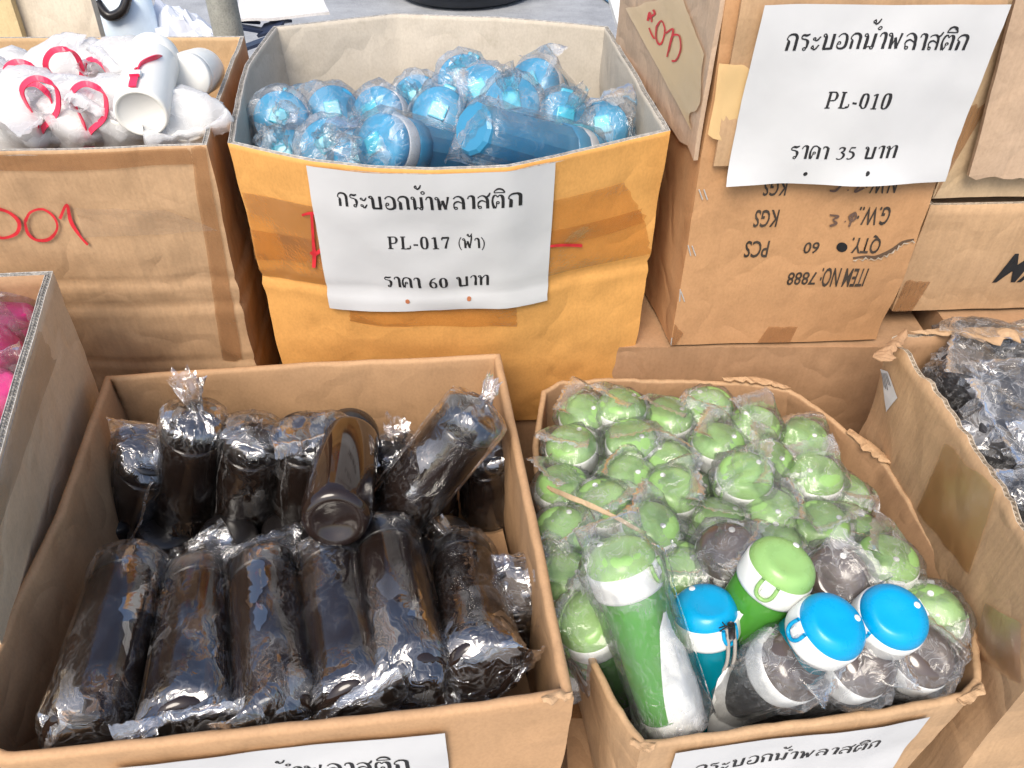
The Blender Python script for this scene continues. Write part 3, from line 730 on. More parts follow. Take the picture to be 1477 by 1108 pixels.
def strap_loop(root, L, size, seed, tail=True):
    rnd = random.Random(seed); h = size
    pts = crv([(.037, 0, L - .012), (.040, .004, L + .01), (.036, .020, L + h * .6), (.020, .022, L + h), (.004, .004, L + h * .95), (.006, -.012, L + h * .6), (.030, -.004, L + .012), (.040, -.003, L - .010)], 6)
    sd_ = [Vector((.7 + .3 * math.sin(i * .13), .2 * math.cos(i * .17 + seed), .45)) for i in range(len(pts))]
    v, f = strap(pts, .0075, .0017, Vector((.9, .35, .1))); o = mesh('strap', v, f, [M_red], root)
    v, f = boxv(.038, .044, -.008, .008, L - .026, L - .014); bevel(mesh('strap_clip', v, f, [M_white], root), .0012, 1)
    v, f = strap([(.0415, 0, L - .024), (.0415, 0, L - .050), (.0405, 0, L - .056)], .0105, .002, Vector((0, 1, 0))); mesh('strap_tab', v, f, [M_red], root)
    v, f = boxv(.0405, .0445, -.0068, .0068, L - .030, L - .027); mesh('strap_bar', v, f, [M_red], root)
    return o
def roll_to(base, lid, dirv):
    """roll that turns the bottle's local +X towards dirv"""
    d = (lid - base).normalized(); q = d.to_track_quat('Z', 'Y'); v = q.inverted() @ Vector(dirv); return math.atan2(v.y, v.x)
ORD = ['first', 'second', 'third', 'fourth', 'fifth', 'sixth', 'seventh', 'eighth', 'ninth', 'tenth', 'eleventh', 'twelfth']

# ================================================================== SETTING
v, f = [], []
n = 40
for j in range(n + 1):
    for i in range(n + 1): x = -60 + 120 * i / n; y = -60 + 120 * j / n; v.append((x, y, 0))
for j in range(n):
    for i in range(n): a = j * (n + 1) + i; f.append((a, a + 1, a + n + 2, a + n + 1))
tag(mesh('ground', v, f, [M_conc]), kind='structure')

# ================================================================== CARTONS
ZB, ZG, ZY, ZR = .65, .57, .93, .72
def chain(pxs, z): return [PZ(x, y, z) for x, y in pxs]
def dn(p, z, dx=0, dy=0): return Vector((p.x + dx, p.y + dy, z))
def support(x0, x1, y0, y1, z0, z1, label, m=M_br, yaw=0.0):
    """closed carton: four walls, two top flaps meeting in a taped slit"""
    cx, cy = (x0 + x1) / 2, (y0 + y1) / 2; root = empty('closed_carton', (cx, cy, z0)); root.rotation_euler[2] = yaw
    tag(root, label, 'cardboard box', 'closed cartons under the display boxes'); hx, hy, h = (x1 - x0) / 2, (y1 - y0) / 2, z1 - z0; t = .006
    for nm, b in (('front_panel', (-hx, hx, -hy, -hy + t)), ('back_panel', (-hx, hx, hy - t, hy)), ('side_panel', (-hx, -hx + t, -hy + t, hy - t)), ('side_panel', (hx - t, hx, -hy + t, hy - t))):
        a, c = boxv(*b, 0, h - t); mesh(nm, a, c, [m], root)
    for b in ((-hx, hx, -hy, -.001), (-hx, hx, .001, hy)):
        a, c = boxv(*b, h - t, h); mesh('top_flap', a, c, [m], root)
    a, c = boxv(-hx, hx, -.025, .025, h + .0004, h + .0007); mesh('packing_tape', a, c, [M_tapeb], root)
    return root

# --- black-bottle box (front left)
bl, br_ = PZ(150, 540, ZB), PZ(722, 508, ZB); fr = PZ(828, 1003, ZB); fl = PZ(-75, 1118, ZB); fl = Vector((-.505, .345, ZB))
FK = [PZ(828, 1003, ZB), PZ(640, 1032, ZB), PZ(90, 1092, ZB), PZ(0, 1101, ZB), fl]
segs = [('front_panel', [fl, PZ(0, 1101, ZB), PZ(90, 1092, ZB), PZ(640, 1032, ZB), fr], (dn(fl, .31, .01, .0), dn(fr, .31, -.01, .0))),
        ('side_panel_right', [fr, PZ(790, 820, ZB), br_], (dn(fr, .31, -.01), dn(br_, .31, -.01))),
        ('back_panel', [br_, PZ(435, 521, ZB), bl], (dn(br_, .31, -.01), dn(bl, .31, .01))),
        ('side_panel_left', [bl, PZ(75, 745, ZB), fl], (dn(bl, .31, .01), dn(fl, .31, .01)))]
def names(segs): return [(s[0].replace('_left', '').replace('_right', ''),) + tuple(s[1:]) for s in segs]
BK = carton('open_carton', 'open brown carton with a folded rim holding black bottles in crinkled film', segs, [M_bk, M_bk, M_bk], rim='rolled', dent=.004, seed=1, floor=.45, rimw=.011)
# --- green-bottle box (front right)
g = lambda x, y: PZ(x, y, ZG)
gbl, gbr, gfr, gfl = g(780, 562), g(1140, 560), g(1400, 1008), g(925, 1078)
segs = [('front_panel', [gfl, g(1000, 1068), g(1200, 1042), g(1330, 1022), gfr], (dn(gfl, .2), dn(gfr, .2, -.03))),
        ('side_panel_right', [gfr, g(1420, 985), g(1416, 905), g(1385, 835), g(1330, 745), g(1285, 670), g(1265, 655), g(1215, 612), g(1180, 585), gbr], (dn(gfr, .2, -.03), dn(gbr, .2, .05))),
        ('back_panel', [gbr, g(1085, 550), g(1000, 546), g(880, 543), g(810, 547), gbl], (dn(gbr, .2, .05), dn(gbl, .2))),
        ('side_panel_left', [gbl, g(768, 640), g(775, 730), g(800, 820), g(830, 905), g(880, 1010), gfl], (dn(gbl, .2, .01), dn(gfl, .2, .01)))]
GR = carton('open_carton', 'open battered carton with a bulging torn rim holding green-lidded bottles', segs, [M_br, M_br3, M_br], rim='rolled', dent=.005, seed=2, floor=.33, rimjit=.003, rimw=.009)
# --- yellow box (middle)
y_ = lambda x, y: PZ(x, y, ZY)
yfl, yfr, ybr, ybl = y_(329, 206), y_(966, 188), y_(878, 38), y_(394, 38)
segs = [('front_panel', [yfl, y_(390, 220), y_(450, 233), y_(530, 242), y_(620, 245), y_(735, 241), y_(810, 226), y_(880, 209), yfr], (Vector((-.35, .955, .45)), Vector((.185, .985, .45)))),
        ('side_panel_right', [yfr, y_(930, 125), ybr], (Vector((.185, .985, .45)), Vector((.16, 1.45, .45)))),
        ('back_panel', [ybr, y_(720, 24), y_(570, 19), ybl], (Vector((.16, 1.45, .45)), Vector((-.39, 1.45, .45)))),
        ('side_panel_left', [ybl, y_(352, 95), y_(340, 135), yfl], (Vector((-.39, 1.45, .45)), Vector((-.35, .955, .45))))]
YE = carton('open_carton', 'open orange-yellow carton with pale grey inside holding blue bottles', segs, [M_yel, M_wht, M_edgew], thick=.0075, dent=.004, seed=3, floor=.70, flutes=2, folds=(.40,))
# --- white-bottle box (left)
wfr, wbr = y_(297, 209), y_(352, 52)
wfl, wbl = Vector((-.98, .985, ZY)), Vector((-.98, 1.42, ZY))
segs = [('front_panel', [wfl, y_(0, 219), y_(150, 215), wfr], (Vector((-.95, .985, .45)), Vector((-.41, .985, .45)))),
        ('side_panel_right', [wfr, y_(320, 135), wbr], (Vector((-.41, .985, .45)), Vector((-.45, 1.42, .45)))),
        ('back_panel', [wbr, y_(150, 53), wbl], (Vector((-.45, 1.42, .45)), Vector((-.95, 1.42, .45)))),
        ('side_panel_left', [wbl, wfl], (Vector((-.95, 1.42, .45)), Vector((-.95, .985, .45))))]
WH = carton('open_carton', 'open light brown carton marked in red, full of white bottles with red straps', segs, [M_br, cardboard('carton_inside_tan', (.55, .37, .20), .04, .1), M_edgew], thick=.006, dent=.006, seed=4, floor=.76, flutes=1, folds=(.43, .52, .74))
# --- pink box (left edge)
p_ = lambda x, y: PZ(x, y, .80)
pbr = p_(76, 391); pfr = p_(-40, 790); pbl = pbr + Vector((-.38, -.03, 0)); pfl = pfr + Vector((-.38, -.1, 0))
pfr2 = pfr + Vector((-.0, -.0, 0))
segs = [('front_panel', [pfl, pfr], (dn(pfl, .30), dn(pfr, .30, -.12))), ('side_panel_right', [pfr, pbr], (dn(pfr, .30, -.12), dn(pbr, .30, -.03))),
        ('back_panel', [pbr, pbl], (dn(pbr, .30, -.03), dn(pbl, .30))), ('side_panel_left', [pbl, pfl], (dn(pbl, .30), dn(pfl, .30)))]
M_pk = cardboard('carton_pale_grey_brown', (.74, .60, .41), .03, .12, lines=.12)
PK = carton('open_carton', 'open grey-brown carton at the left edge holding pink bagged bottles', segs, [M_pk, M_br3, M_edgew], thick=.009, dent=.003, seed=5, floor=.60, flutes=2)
# --- charcoal-lid box (right edge)
r_ = lambda x, y: PZ(x, y, ZR)
rbl = r_(1288, 486); rfl = Vector((.515, .417, ZR)); rbr = Vector((.90, .90, ZR)); rfr = Vector((.90, .43, ZR))
segs = [('front_panel', [rfl, rfr], (dn(rfl, .30), dn(rfr, .30))), ('side_panel_right', [rfr, rbr], (dn(rfr, .30), dn(rbr, .30))),
        ('back_panel', [rbr, rbl], (dn(rbr, .30), dn(rbl, .30, .0))), ('side_panel_left', [rbl, r_(1375, 600), r_(1477, 762), rfl], (dn(rbl, .30), dn(rfl, .30)))]
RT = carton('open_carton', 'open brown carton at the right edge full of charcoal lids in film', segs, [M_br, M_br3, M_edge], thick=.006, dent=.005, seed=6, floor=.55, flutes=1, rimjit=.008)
for C in (BK, GR, YE, WH, PK, RT):
    for nm, o in C.parts.items():
        if 'side_panel' in nm: o.name = 'side_panel'

# --- PL-010 carton (closed, standing on a lower carton)
ZP = .60
pA = PY(968, 500, .99); pB = PY(1268, 491, 1.0); pA.z = pB.z = ZP
pD = Vector((.185, 1.40, ZP)); pC = pB + (pD - pA)
def upz(p, z): return Vector((p.x, p.y, z))
segs = [('front_panel', [upz(pA, 1.16), upz(pB, 1.16)], (pA, pB)), ('side_panel_right', [upz(pB, 1.16), upz(pC, 1.16)], (pB, pC)),
        ('back_panel', [upz(pC, 1.16), upz(pD, 1.16)], (pC, pD)), ('side_panel_left', [upz(pD, 1.16), upz(pA, 1.16)], (pD, pA))]
PT = carton('stacked_carton', 'tall orange-brown carton with upside-down print and torn flaps behind the green bottles', segs, [M_br2, M_br3, M_edge], thick=.006, dent=.003, seed=7, floor=ZP + .012)
for nm, o in PT.parts.items():
    if 'side_panel' in nm: o.name = 'side_panel'
def slab_on(surf, corners, t, m, parent, name, nx=14, ny=10, off=.001, jag=None, seed=0):
    """a flap lying on a carton face, with thickness and a ragged lower edge"""
    c = [surf.px(x, y, 0) if not isinstance(x, Vector) else x for x, y in corners] if not isinstance(corners[0], Vector) else corners
    vs, fs = [], []
    for s in (0, 1):
        for j in range(ny + 1):
            for i in range(nx + 1):
                u, v = i / nx, j / ny
                vv = v * (1 + (jag or 0) * fbm((u * 5, seed, 1), 1.7, seed))
                p = c[0].lerp(c[1], u).lerp(c[3].lerp(c[2], u), vv); q, nn = surf.near(p, 0)
                p = p + nn * (off + s * t + .004 * max(0, fbm(p, 14, seed)) + .003 * v)
                vs.append(p)
    n1 = (nx + 1) * (ny + 1)
    for j in range(ny):
        for i in range(nx):
            a = j * (nx + 1) + i; fs.append((a, a + nx + 1, a + nx + 2, a + 1)); fs.append((n1 + a, n1 + a + 1, n1 + a + nx + 2, n1 + a + nx + 1))
    ring = [i for i in range(nx + 1)] + [j * (nx + 1) + nx for j in range(1, ny + 1)] + [ny * (nx + 1) + i for i in range(nx - 1, -1, -1)] + [j * (nx + 1) for j in range(ny - 1, 0, -1)]
    for a, b in zip(ring, ring[1:] + ring[:1]): fs.append((a, b, n1 + b, n1 + a))
    o = mesh(name, vs, fs, [m], parent)
    return o, Surf(vs[n1:], [tuple(i - n1 for i in f) for f in fs if min(f) >= n1], Vector())
for k0, k1 in ((.012, .497), (.503, .988)):
    q = [upz(pA.lerp(pD, k0).lerp(pB.lerp(pC, k0), .02), 1.150), upz(pA.lerp(pD, k0).lerp(pB.lerp(pC, k0), .98), 1.150), upz(pA.lerp(pD, k1).lerp(pB.lerp(pC, k1), .98), 1.150), upz(pA.lerp(pD, k1).lerp(pB.lerp(pC, k1), .02), 1.150)]
    mesh('top_flap', q + [v - Vector((0, 0, .005)) for v in q], [(0, 1, 2, 3), (7, 6, 5, 4), (0, 4, 5, 1), (1, 5, 6, 2), (2, 6, 7, 3), (3, 7, 4, 0)], [M_br2], PT.root)
FS, LS = PT.panels['front_panel'], PT.panels['side_panel_left']
ft = upz(pA, 1.165); fb = upz(pA, .915)
d = (pB - pA); 
frontflap, FF = slab_on(FS, [upz(pA + d * .045, 1.158), upz(pB + d * -.0, 1.158), upz(pB + d * -.0, .915), upz(pA + d * .045, .898)], .005, M_br, PT.root, 'front_flap', jag=.03, seed=2)
d2 = (pD - pA)
leftflap, LF = slab_on(LS, [upz(pD, 1.158), upz(pA + d2 * .0, 1.158), upz(pA + d2 * .0, .905), upz(pD, .91)], .006, M_rib, PT.root, 'side_flap', jag=.05, seed=5)
# the cartons they stand on, and neighbours
support(.10, .66, .990, 1.42, .0, .594, 'plain brown carton under the tall upside-down printed carton', M_br3)
support(-.40, .08, .99, 1.44, 0, .444, 'plain carton hidden under the orange-yellow carton', M_br3)
support(-.96, -.42, .99, 1.42, 0, .444, 'plain carton hidden under the white-bottle carton', M_br3)
support(-.53, .0, .42, .84, 0, .304, 'plain carton hidden under the black-bottle carton', M_br3)
support(.08, .46, .42, .82, 0, .194, 'plain carton hidden under the green-bottle carton', M_br3)
support(.53, .89, .43, .86, 0, .294, 'plain carton hidden under the charcoal-lid carton', M_br3)
support(-.93, -.64, .35, .80, 0, .294, 'plain carton hidden under the pink-bottle carton', M_br3)
support(.68, 1.3, 1.02, 1.42, 0, .620, 'plain carton hidden under the right-hand printed carton', M_br3)
# right-hand printed carton (MA) + upper carton with flap
def wallbox(name, label, A, B, depth, z0, z1, mats, seed, off=Vector((0, 0, 0))):
    A, B = upz(A, z0), upz(B, z0); dd = (B - A).normalized(); nn = Vector((-dd.y, dd.x, 0)) * depth; Cc, Dd = B + nn, A + nn
    segs = [('front_panel', [upz(A, z1), upz(B, z1)], (A, B)), ('side_panel_right', [upz(B, z1), upz(Cc, z1)], (B, Cc)), ('back_panel', [upz(Cc, z1), upz(Dd, z1)], (Cc, Dd)), ('side_panel_left', [upz(Dd, z1), upz(A, z1)], (Dd, A))]
    C = carton(name, label, segs, mats, dent=.003, seed=seed, floor=z1 - .012)
    for nm, o in C.parts.items():
        if 'side_panel' in nm: o.name = 'side_panel'
        if nm == 'base_panel': o.name = 'top_panel'
    return C
MC = wallbox('stacked_carton', 'brown carton with large slanting black letters beside the tall carton', Vector((.60, 1.04, 0)), Vector((1.15, 1.06, 0)), .4, .628, .812, [M_br, M_br, M_edge], 8)
UC = wallbox('stacked_carton', 'pale brown carton with a ribbed hanging flap at the upper right edge', Vector((.605, 1.05, 0)), Vector((1.15, 1.07, 0)), .4, .818, 1.2, [M_brl, M_brl, M_edge], 9)
MS, US = MC.panels['front_panel'], UC.panels['front_panel']
slab_on(US, [US.px(1452, -10, 0), US.px(1600, -10, 0), US.px(1560, 248, 0), US.px(1386, 246, 0)], .006, M_rib, UC.root, 'hanging_flap', off=.012, jag=.03, seed=3)
tape(US, [(1400, 150), (1425, 150), (1340, 305), (1305, 298)], M_tapeb, UC.root)
tape(MS, [(1306, 404), (1342, 404), (1316, 466), (1268, 466)], M_tapeb, MC.root)

# ------------------------------------------------------------------ text on cartons with the built-in font
def font_text(s, surf, cx, cy, hpx, wpx, flip=False, shear=0.0, m=None, parent=None, name='stencil_text'):
    cu = bpy.data.curves.new('t', 'FONT'); cu.body = s; cu.align_x = 'CENTER'; cu.align_y = 'CENTER'; cu.shear = shear; cu.offset = .012; cu.resolution_u = 3
    o = bpy.data.objects.new('t', cu); COL.objects.link(o); dg = bpy.context.evaluated_depsgraph_get(); dg.update()
    me = bpy.data.meshes.new_from_object(o.evaluated_get(dg)); bpy.data.objects.remove(o)
    xs = [v.co.x for v in me.vertices]; ys = [v.co.y for v in me.vertices]
    kx = wpx / (max(xs) - min(xs)); ky = hpx / (max(ys) - min(ys)); mx, my = (max(xs) + min(xs)) / 2, (max(ys) + min(ys)) / 2
    # anchor in metres on the face: local frame from pixel steps
    c = surf.px(cx, cy, 0); ex = surf.px(cx + 20, cy, 0) - c; up = Vector((0, 0, 1)); exh = Vector((ex.x, ex.y, 0)).normalized()
    mpp = ex.length / 20; q0 = surf.px(cx, cy + 10, 0); mpy = (c - q0).length / 10
    s_ = -1 if flip else 1
    for v in me.vertices:
        p = c + exh * ((v.co.x - mx) * kx * mpp * s_) + up * ((v.co.y - my) * ky * mpy * s_)
        q, nn = surf.near(p, .0012); v.co = q
    me.materials.clear(); return link(name, me, [m or M_inkb], parent)
T_ = [('KGS', 1118, 271, 22, 33), ('N.W.:', 1272, 266, 24, 44), ('KGS', 1105, 315, 24, 34), ('G.W.:', 1260, 311, 26, 46), ('PCS', 1091, 359, 24, 34), ('60', 1170, 357, 16, 22), ('QTY.', 1249, 352, 26, 42), ('ITEM NO:', 1216, 400, 26, 66), ('7888', 1156, 401, 18, 42)]
for s, x, y, h, w in T_: font_text(s, FS, x, y, h, w, True, 0, parent=PT.root)
V = [FS.px(1214 + 8 * math.cos(a), 356 + 7 * math.sin(a), .0014) for a in [k * math.pi / 8 for k in range(16)]]
mesh('ink_dot', V, [tuple(range(16))], [M_ink], PT.root)
marker(FS, [[(1196, 325), (1206, 321), (1201, 316), (1209, 311), (1196, 309)], [(1218, 318), (1219, 319)], [(1232, 306), (1225, 311), (1227, 318), (1234, 313), (1232, 306), (1224, 326)],
            [(1216, 262), (1205, 274), (1196, 274)], [(1222, 273), (1223, 274)], [(1244, 262), (1232, 276), (1246, 270)]], PT.root, 2.6, M_pen, 'pen_stroke')
for x, y in ((1011, 280), (994, 361), (978, 427), (959, 490)):
    for k in (0, 7):
        a, b = FS.px(x - 3 + k, y - 7, .0016), FS.px(x + 2 + k, y + 7, .0016); v, f = tube([a, b], .0009, 6); mesh('staple', v, f, [M_steel], PT.root)
tape(FS, [(1108, 470), (1150, 470), (1138, 500), (1095, 500)], M_tapeb, PT.root)
tape(FS, [(965, 470), (985, 480), (975, 500), (950, 500)], M_tapeb, PT.root)
# tear in the face: dark strip painted as the shade inside it, with lifted lips
def tear(surf, pts, parent, w=5):
    V, F = ribbon([(x, y, w * (.3 + .7 * math.sin(math.pi * (i + .5) / len(pts)))) for i, (x, y) in enumerate(pts)], 1, lambda a, b: surf.px(a, b, .0010), 3)
    mesh('torn_slit_shade', V, F, [plastic('tear_shadow_core', (.10, .06, .035), .9, coat=0)], parent)
    pts = [(x, y + 2.2 * math.sin(i * 2.7)) for i, (x, y) in enumerate(crv(pts, 4))]; lip = [(x, y + w * .45, 1.2 + 1.0 * math.sin(i * 2.2)) for i, (x, y) in enumerate(pts)]
    V, F = ribbon(lip, 1, lambda a, b: surf.px(a, b, .0024), 2); mesh('torn_edge', V, F, [M_edge], parent)
tear(FS, [(1230, 372), (1248, 370), (1262, 371), (1278, 365), (1290, 358), (1302, 349), (1318, 345)], PT.root, 5.5)
font_text('MAD', MS, 1498, 386, 38, 118, False, .38, m=M_ink, parent=MC.root)
# red writing on the yellowed tape band of the tall carton
tape(LF, [(905, 12), (985, -10), (1030, 80), (1014, 190)], M_tapey, PT.root, off=.0022, nx=20, ny=10)
tape(FS, [(1032, 83), (1096, 93), (1068, 206), (1013, 186)], M_tapey, PT.root, off=.0095, nx=12, ny=10)
marker(LF, [[(938, 30), (941, 18), (944, 32)], [(939, 26), (948, 20), (946, 14)], [(940, 40), (944, 50), (948, 56)], [(951, 38), (958, 30), (963, 42), (960, 58), (955, 64), (950, 54), (951, 38)],
            [(964, 48), (975, 42), (971, 62), (966, 82)], [(975, 50), (984, 52), (986, 70), (980, 86), (973, 88)]], PT.root, 2.6, off=.0042)

# tapes & marker on yellow / white / right / pink cartons
YF = YE.panels['front_panel']
tape(YF, [(352, 278), (900, 262), (930, 320), (362, 372)], M_tapeo, YE.root, nx=40)
tape(YF, [(362, 330), (925, 300), (950, 360), (372, 398)], M_tapeo, YE.root, nx=40, off=.0013)
tape(YF, [(505, 418), (745, 418), (745, 470), (505, 462)], M_tapeo, YE.root, nx=20, off=.0011)
marker(YF, [[(438, 308), (450, 305), (462, 306)], [(452, 306), (454, 340), (456, 366), (455, 384)], [(450, 362), (458, 364), (470, 354)], [(790, 353), (812, 351), (838, 352)]], YE.root, 4.5, off=.0046)
WF = WH.panels['front_panel']
marker(WF, [[(-6, 298), (14, 304), (29, 318), (26, 334), (8, 341), (-8, 338)], [(38, 318), (46, 304), (64, 300), (80, 312), (84, 328), (72, 343), (54, 344), (42, 334), (38, 318)], [(88, 314), (98, 293), (104, 318), (118, 340), (128, 351)]], WH.root, 4.5, off=.004)
tape(WF, [(-10, 222), (272, 212), (282, 236), (-10, 246)], M_tapeb, WH.root, nx=24)
tape(WF, [(110, 298), (240, 302), (318, 332), (120, 342)], M_tapec, WH.root, nx=24)
WS = WH.panels['side_panel_right']
tape(WF, [(276, 214), (300, 209), (350, 520), (322, 520)], M_tapeb, WH.root, off=.0015, nx=3, ny=24)
RS = RT.panels['side_panel_left']
tape(RS, [(1365, 640), (1440, 705), (1400, 830), (1325, 735)], M_tapeo, RT.root)
tape(RS, [(1425, 870), (1477, 900), (1477, 985), (1410, 945)], M_tapeb, RT.root)
tape(PK.panels['side_panel_right'], [(38, 470), (78, 520), (-20, 800), (-40, 700)], M_tapec, PK.root, nx=8, ny=20)

# shipping label on the right carton's side (without its square code)
S, vs, fs = patch(RS, [(1252, 528), (1282, 536), (1296, 574), (1280, 594)], .0015, 8, 8)
lb = mesh('shipping_label', vs, fs, [M_paper], RT.root)
for k in range(5):
    u = .12 + .16 * k
    V, F = ribbon([(u, .08, .05), (u + .02, .45 + .06 * (k % 3), .05)], 1, lambda a, b: S(a, b, .0004)); mesh('printed_bar', V, F, [M_ink], lb)

# ================================================================== torn cardboard scraps on rims
def scrap(parent, pts, w, m, seed, thick=.003, name='torn_flap'):
    rnd = random.Random(seed); P = crv([tuple(p) for p in pts], 7); vs, fs = [], []
    for i, p in enumerate(P):
        p = Vector(p); t = Vector(P[min(i + 1, len(P) - 1)]) - Vector(P[max(i - 1, 0)]); s = t.cross(Vector((0, 0, 1))).normalized()
        ww = w * (.55 + .6 * abs(fbm(p, 45, seed))); k = .004 * fbm(p, 90, seed + 2); ww2 = w * (.45 + .7 * abs(fbm(p, 70, seed + 4)))
        curl = Vector((0, 0, .35 * w * fbm(p, 40, seed + 3)))
        vs += [p - s * ww2 + Vector((0, 0, k)), p + Vector((0, 0, .004)) + curl, p + s * ww + Vector((0, 0, -k)), p + s * ww - Vector((0, 0, thick + k)), p - s * ww2 - Vector((0, 0, thick - k))]
        if i:
            b = len(vs) - 10
            for a in range(5): c = (a + 1) % 5; fs.append((b + a, b + 5 + a, b + 5 + c, b + c))
    n = len(vs); fs += [(0, 1, 2, 3, 4), (n - 1, n - 2, n - 3, n - 4, n - 5)]
    return mesh(name, vs, fs, [m], parent)
def ragged(parent, pts, w, m, seed, lift=.006, name='torn_flap'):
    """thin torn tongue of liner paper: jagged free edge, slightly curled"""
    P = crv([tuple(p) for p in pts], 10); vs, fs = [], []; nw = 5
    for i, p in enumerate(P):
        p = Vector(p); t = Vector(P[min(i + 1, len(P) - 1)]) - Vector(P[max(i - 1, 0)]); s = t.cross(Vector((0, 0, 1))).normalized()
        e = math.sin(math.pi * min(1, max(0, i / (len(P) - 1)))) ** .4
        wid = w * e * (.6 + .9 * abs(fbm(p, 60, seed)) + .35 * fbm(p, 240, seed + 1))
        for k in range(nw):
            f = k / (nw - 1); q = p + s * (f - .15) * wid * 1.2; q.z += lift * math.sin(f * 2.6) * (.5 + fbm(p, 50, seed + 2)) + .002 * fbm(q, 160, seed)
            vs += [q, q - Vector((0, 0, .0012))]
        if i:
            b = len(vs) - 4 * nw
            for k in range(nw - 1):
                a0 = b + 2 * k; a1 = a0 + 2 * nw; fs.append((a0, a1, a1 + 2, a0 + 2)); fs.append((a0 + 1, a0 + 3, a1 + 3, a1 + 1))
            a0 = b; a1 = b + 2 * nw; fs.append((a0, a0 + 1, a1 + 1, a1)); a0 += 2 * nw - 2; a1 += 2 * nw - 2; fs.append((a0, a1, a1 + 1, a0 + 1))
    return mesh(name, vs, fs, [m], parent)
ragged(RT.root, [r_(1310, 482) + Vector((0, 0, .004)), r_(1370, 480) + Vector((0, 0, .006)), r_(1430, 478) + Vector((0, 0, .005)), r_(1500, 482)], .016, M_br, 1)
ragged(RT.root, [r_(1372, 484) + Vector((0, 0, .010)), r_(1415, 486) + Vector((0, 0, .011)), r_(1490, 486) + Vector((0, 0, .009))], .036, M_br, 2, .010)
ragged(RT.root, [r_(1258, 520) + Vector((0, 0, .003)), r_(1276, 505) + Vector((0, 0, .006)), r_(1300, 486) + Vector((0, 0, .006))], .020, M_br3, 3, .012)
ragged(GR.root, [g(1040, 549) + Vector((0, 0, .004)), g(1090, 549) + Vector((0, 0, .005)), g(1140, 561) + Vector((0, 0, .003))], .016, M_br, 6)
ragged(GR.root, [g(1225, 620) + Vector((0, 0, .002)), g(1262, 650) + Vector((0, 0, .005)), g(1288, 672) + Vector((0, 0, .003))], .022, M_br, 7)
ragged(GR.root, [g(1380, 1010), g(1398, 1002) + Vector((0, 0, .002)), g(1412, 988) + Vector((0, 0, .001))], .010, M_br, 8)
ragged(GR.root, [g(910, 1066), g(925, 1074) + Vector((0, 0, .002)), g(945, 1074)], .008, M_br, 9)
ragged(BK.root, [PZ(780, 1008, ZB) + Vector((0, 0, .001)), PZ(805, 1002, ZB) + Vector((0, 0, .003)), PZ(826, 1000, ZB)], .012, M_br, 10)
# loose cardboard sliver hanging across the green lids
sc_ = scrap(GR.root, [PZ(776, 697, ZG + .010), PZ(820, 716, ZG + .062), PZ(872, 738, ZG + .080), PZ(930, 770, ZG + .088)], .0042, M_brl, 12, thick=.0015, name='loose_sliver')
# rolled outer lip and white-box corner flap
# standing side flap of the white-bottle carton (leans over its right wall)
def quadflap(name, pts, t, m, parent, nx=16, ny=8, seed=0, amp=.003):
    a, b, c, d_ = pts; n0 = (b - a).cross(d_ - a).normalized(); vs, fs = [], []
    for s in (0, 1):
        for j in range(ny + 1):
            for i in range(nx + 1):
                p = a.lerp(b, i / nx).lerp(d_.lerp(c, i / nx), j / ny); vs.append(p + n0 * (s * t + amp * fbm(p, 12, seed)))
    n1 = (nx + 1) * (ny + 1)
    for j in range(ny):
        for i in range(nx):
            q = j * (nx + 1) + i; fs.append((q, q + nx + 1, q + nx + 2, q + 1)); fs.append((n1 + q, n1 + q + 1, n1 + q + nx + 2, n1 + q + nx + 1))
    ring = list(range(nx + 1)) + [j * (nx + 1) + nx for j in range(1, ny + 1)] + [ny * (nx + 1) + i for i in range(nx - 1, -1, -1)] + [j * (nx + 1) for j in range(ny - 1, 0, -1)]
    for x, y in zip(ring, ring[1:] + ring[:1]): fs.append((x, y, n1 + y, n1 + x))
    return mesh(name, vs, fs, [m], parent)

# ================================================================== SIGNS
L1 = 'กระบอกน้ำพลาสติก'
def curlf(k=.006, s=0): return lambda u, v: .0015 + k * max(0, (v - .8) / .2) ** 2 * (.5 + .5 * math.sin(u * 9 + s)) + .0012 * math.sin(u * 7 + v * 4 + s)
sign('white paper price sign reading PL-017 taped to the orange-yellow carton', YF, [(445, 236), (798, 231), (787, 429), (478, 440)],
     [(L1, .125, .895, .232, .088), ('PL-017', .322, .60, .515, .088), ('(ฟ๊า)', .628, .745, .515, .072), ('ราคา 60 บาท', .285, .765, .81, .080)], [(.385, .92), (.66, .92)], plastic('hole_orange', (.45, .16, .07), .6), curl=curlf(.004))
sign('white paper price sign reading PL-010 taped to the tall orange-brown carton', FS, [(1097, 2), (1460, 6), (1364, 250), (1040, 258)],
     [(L1, .125, .885, .225, .082), ('PL-010', .36, .635, .545, .092), ('ราคา 35 บาท', .265, .745, .845, .078)], [(.355, .935), (.63, .93)], M_ink, off=.015, curl=curlf(.010, 2))
BF = BK.panels['front_panel']; GF = GR.panels['front_panel']
def sheet_on(surf, tl, tr, hgt, width=None):
    a, b = surf.px(*tl, 0), surf.px(*tr, 0); dz = Vector((0, 0, -hgt)); return [a, b, b + dz, a + dz]
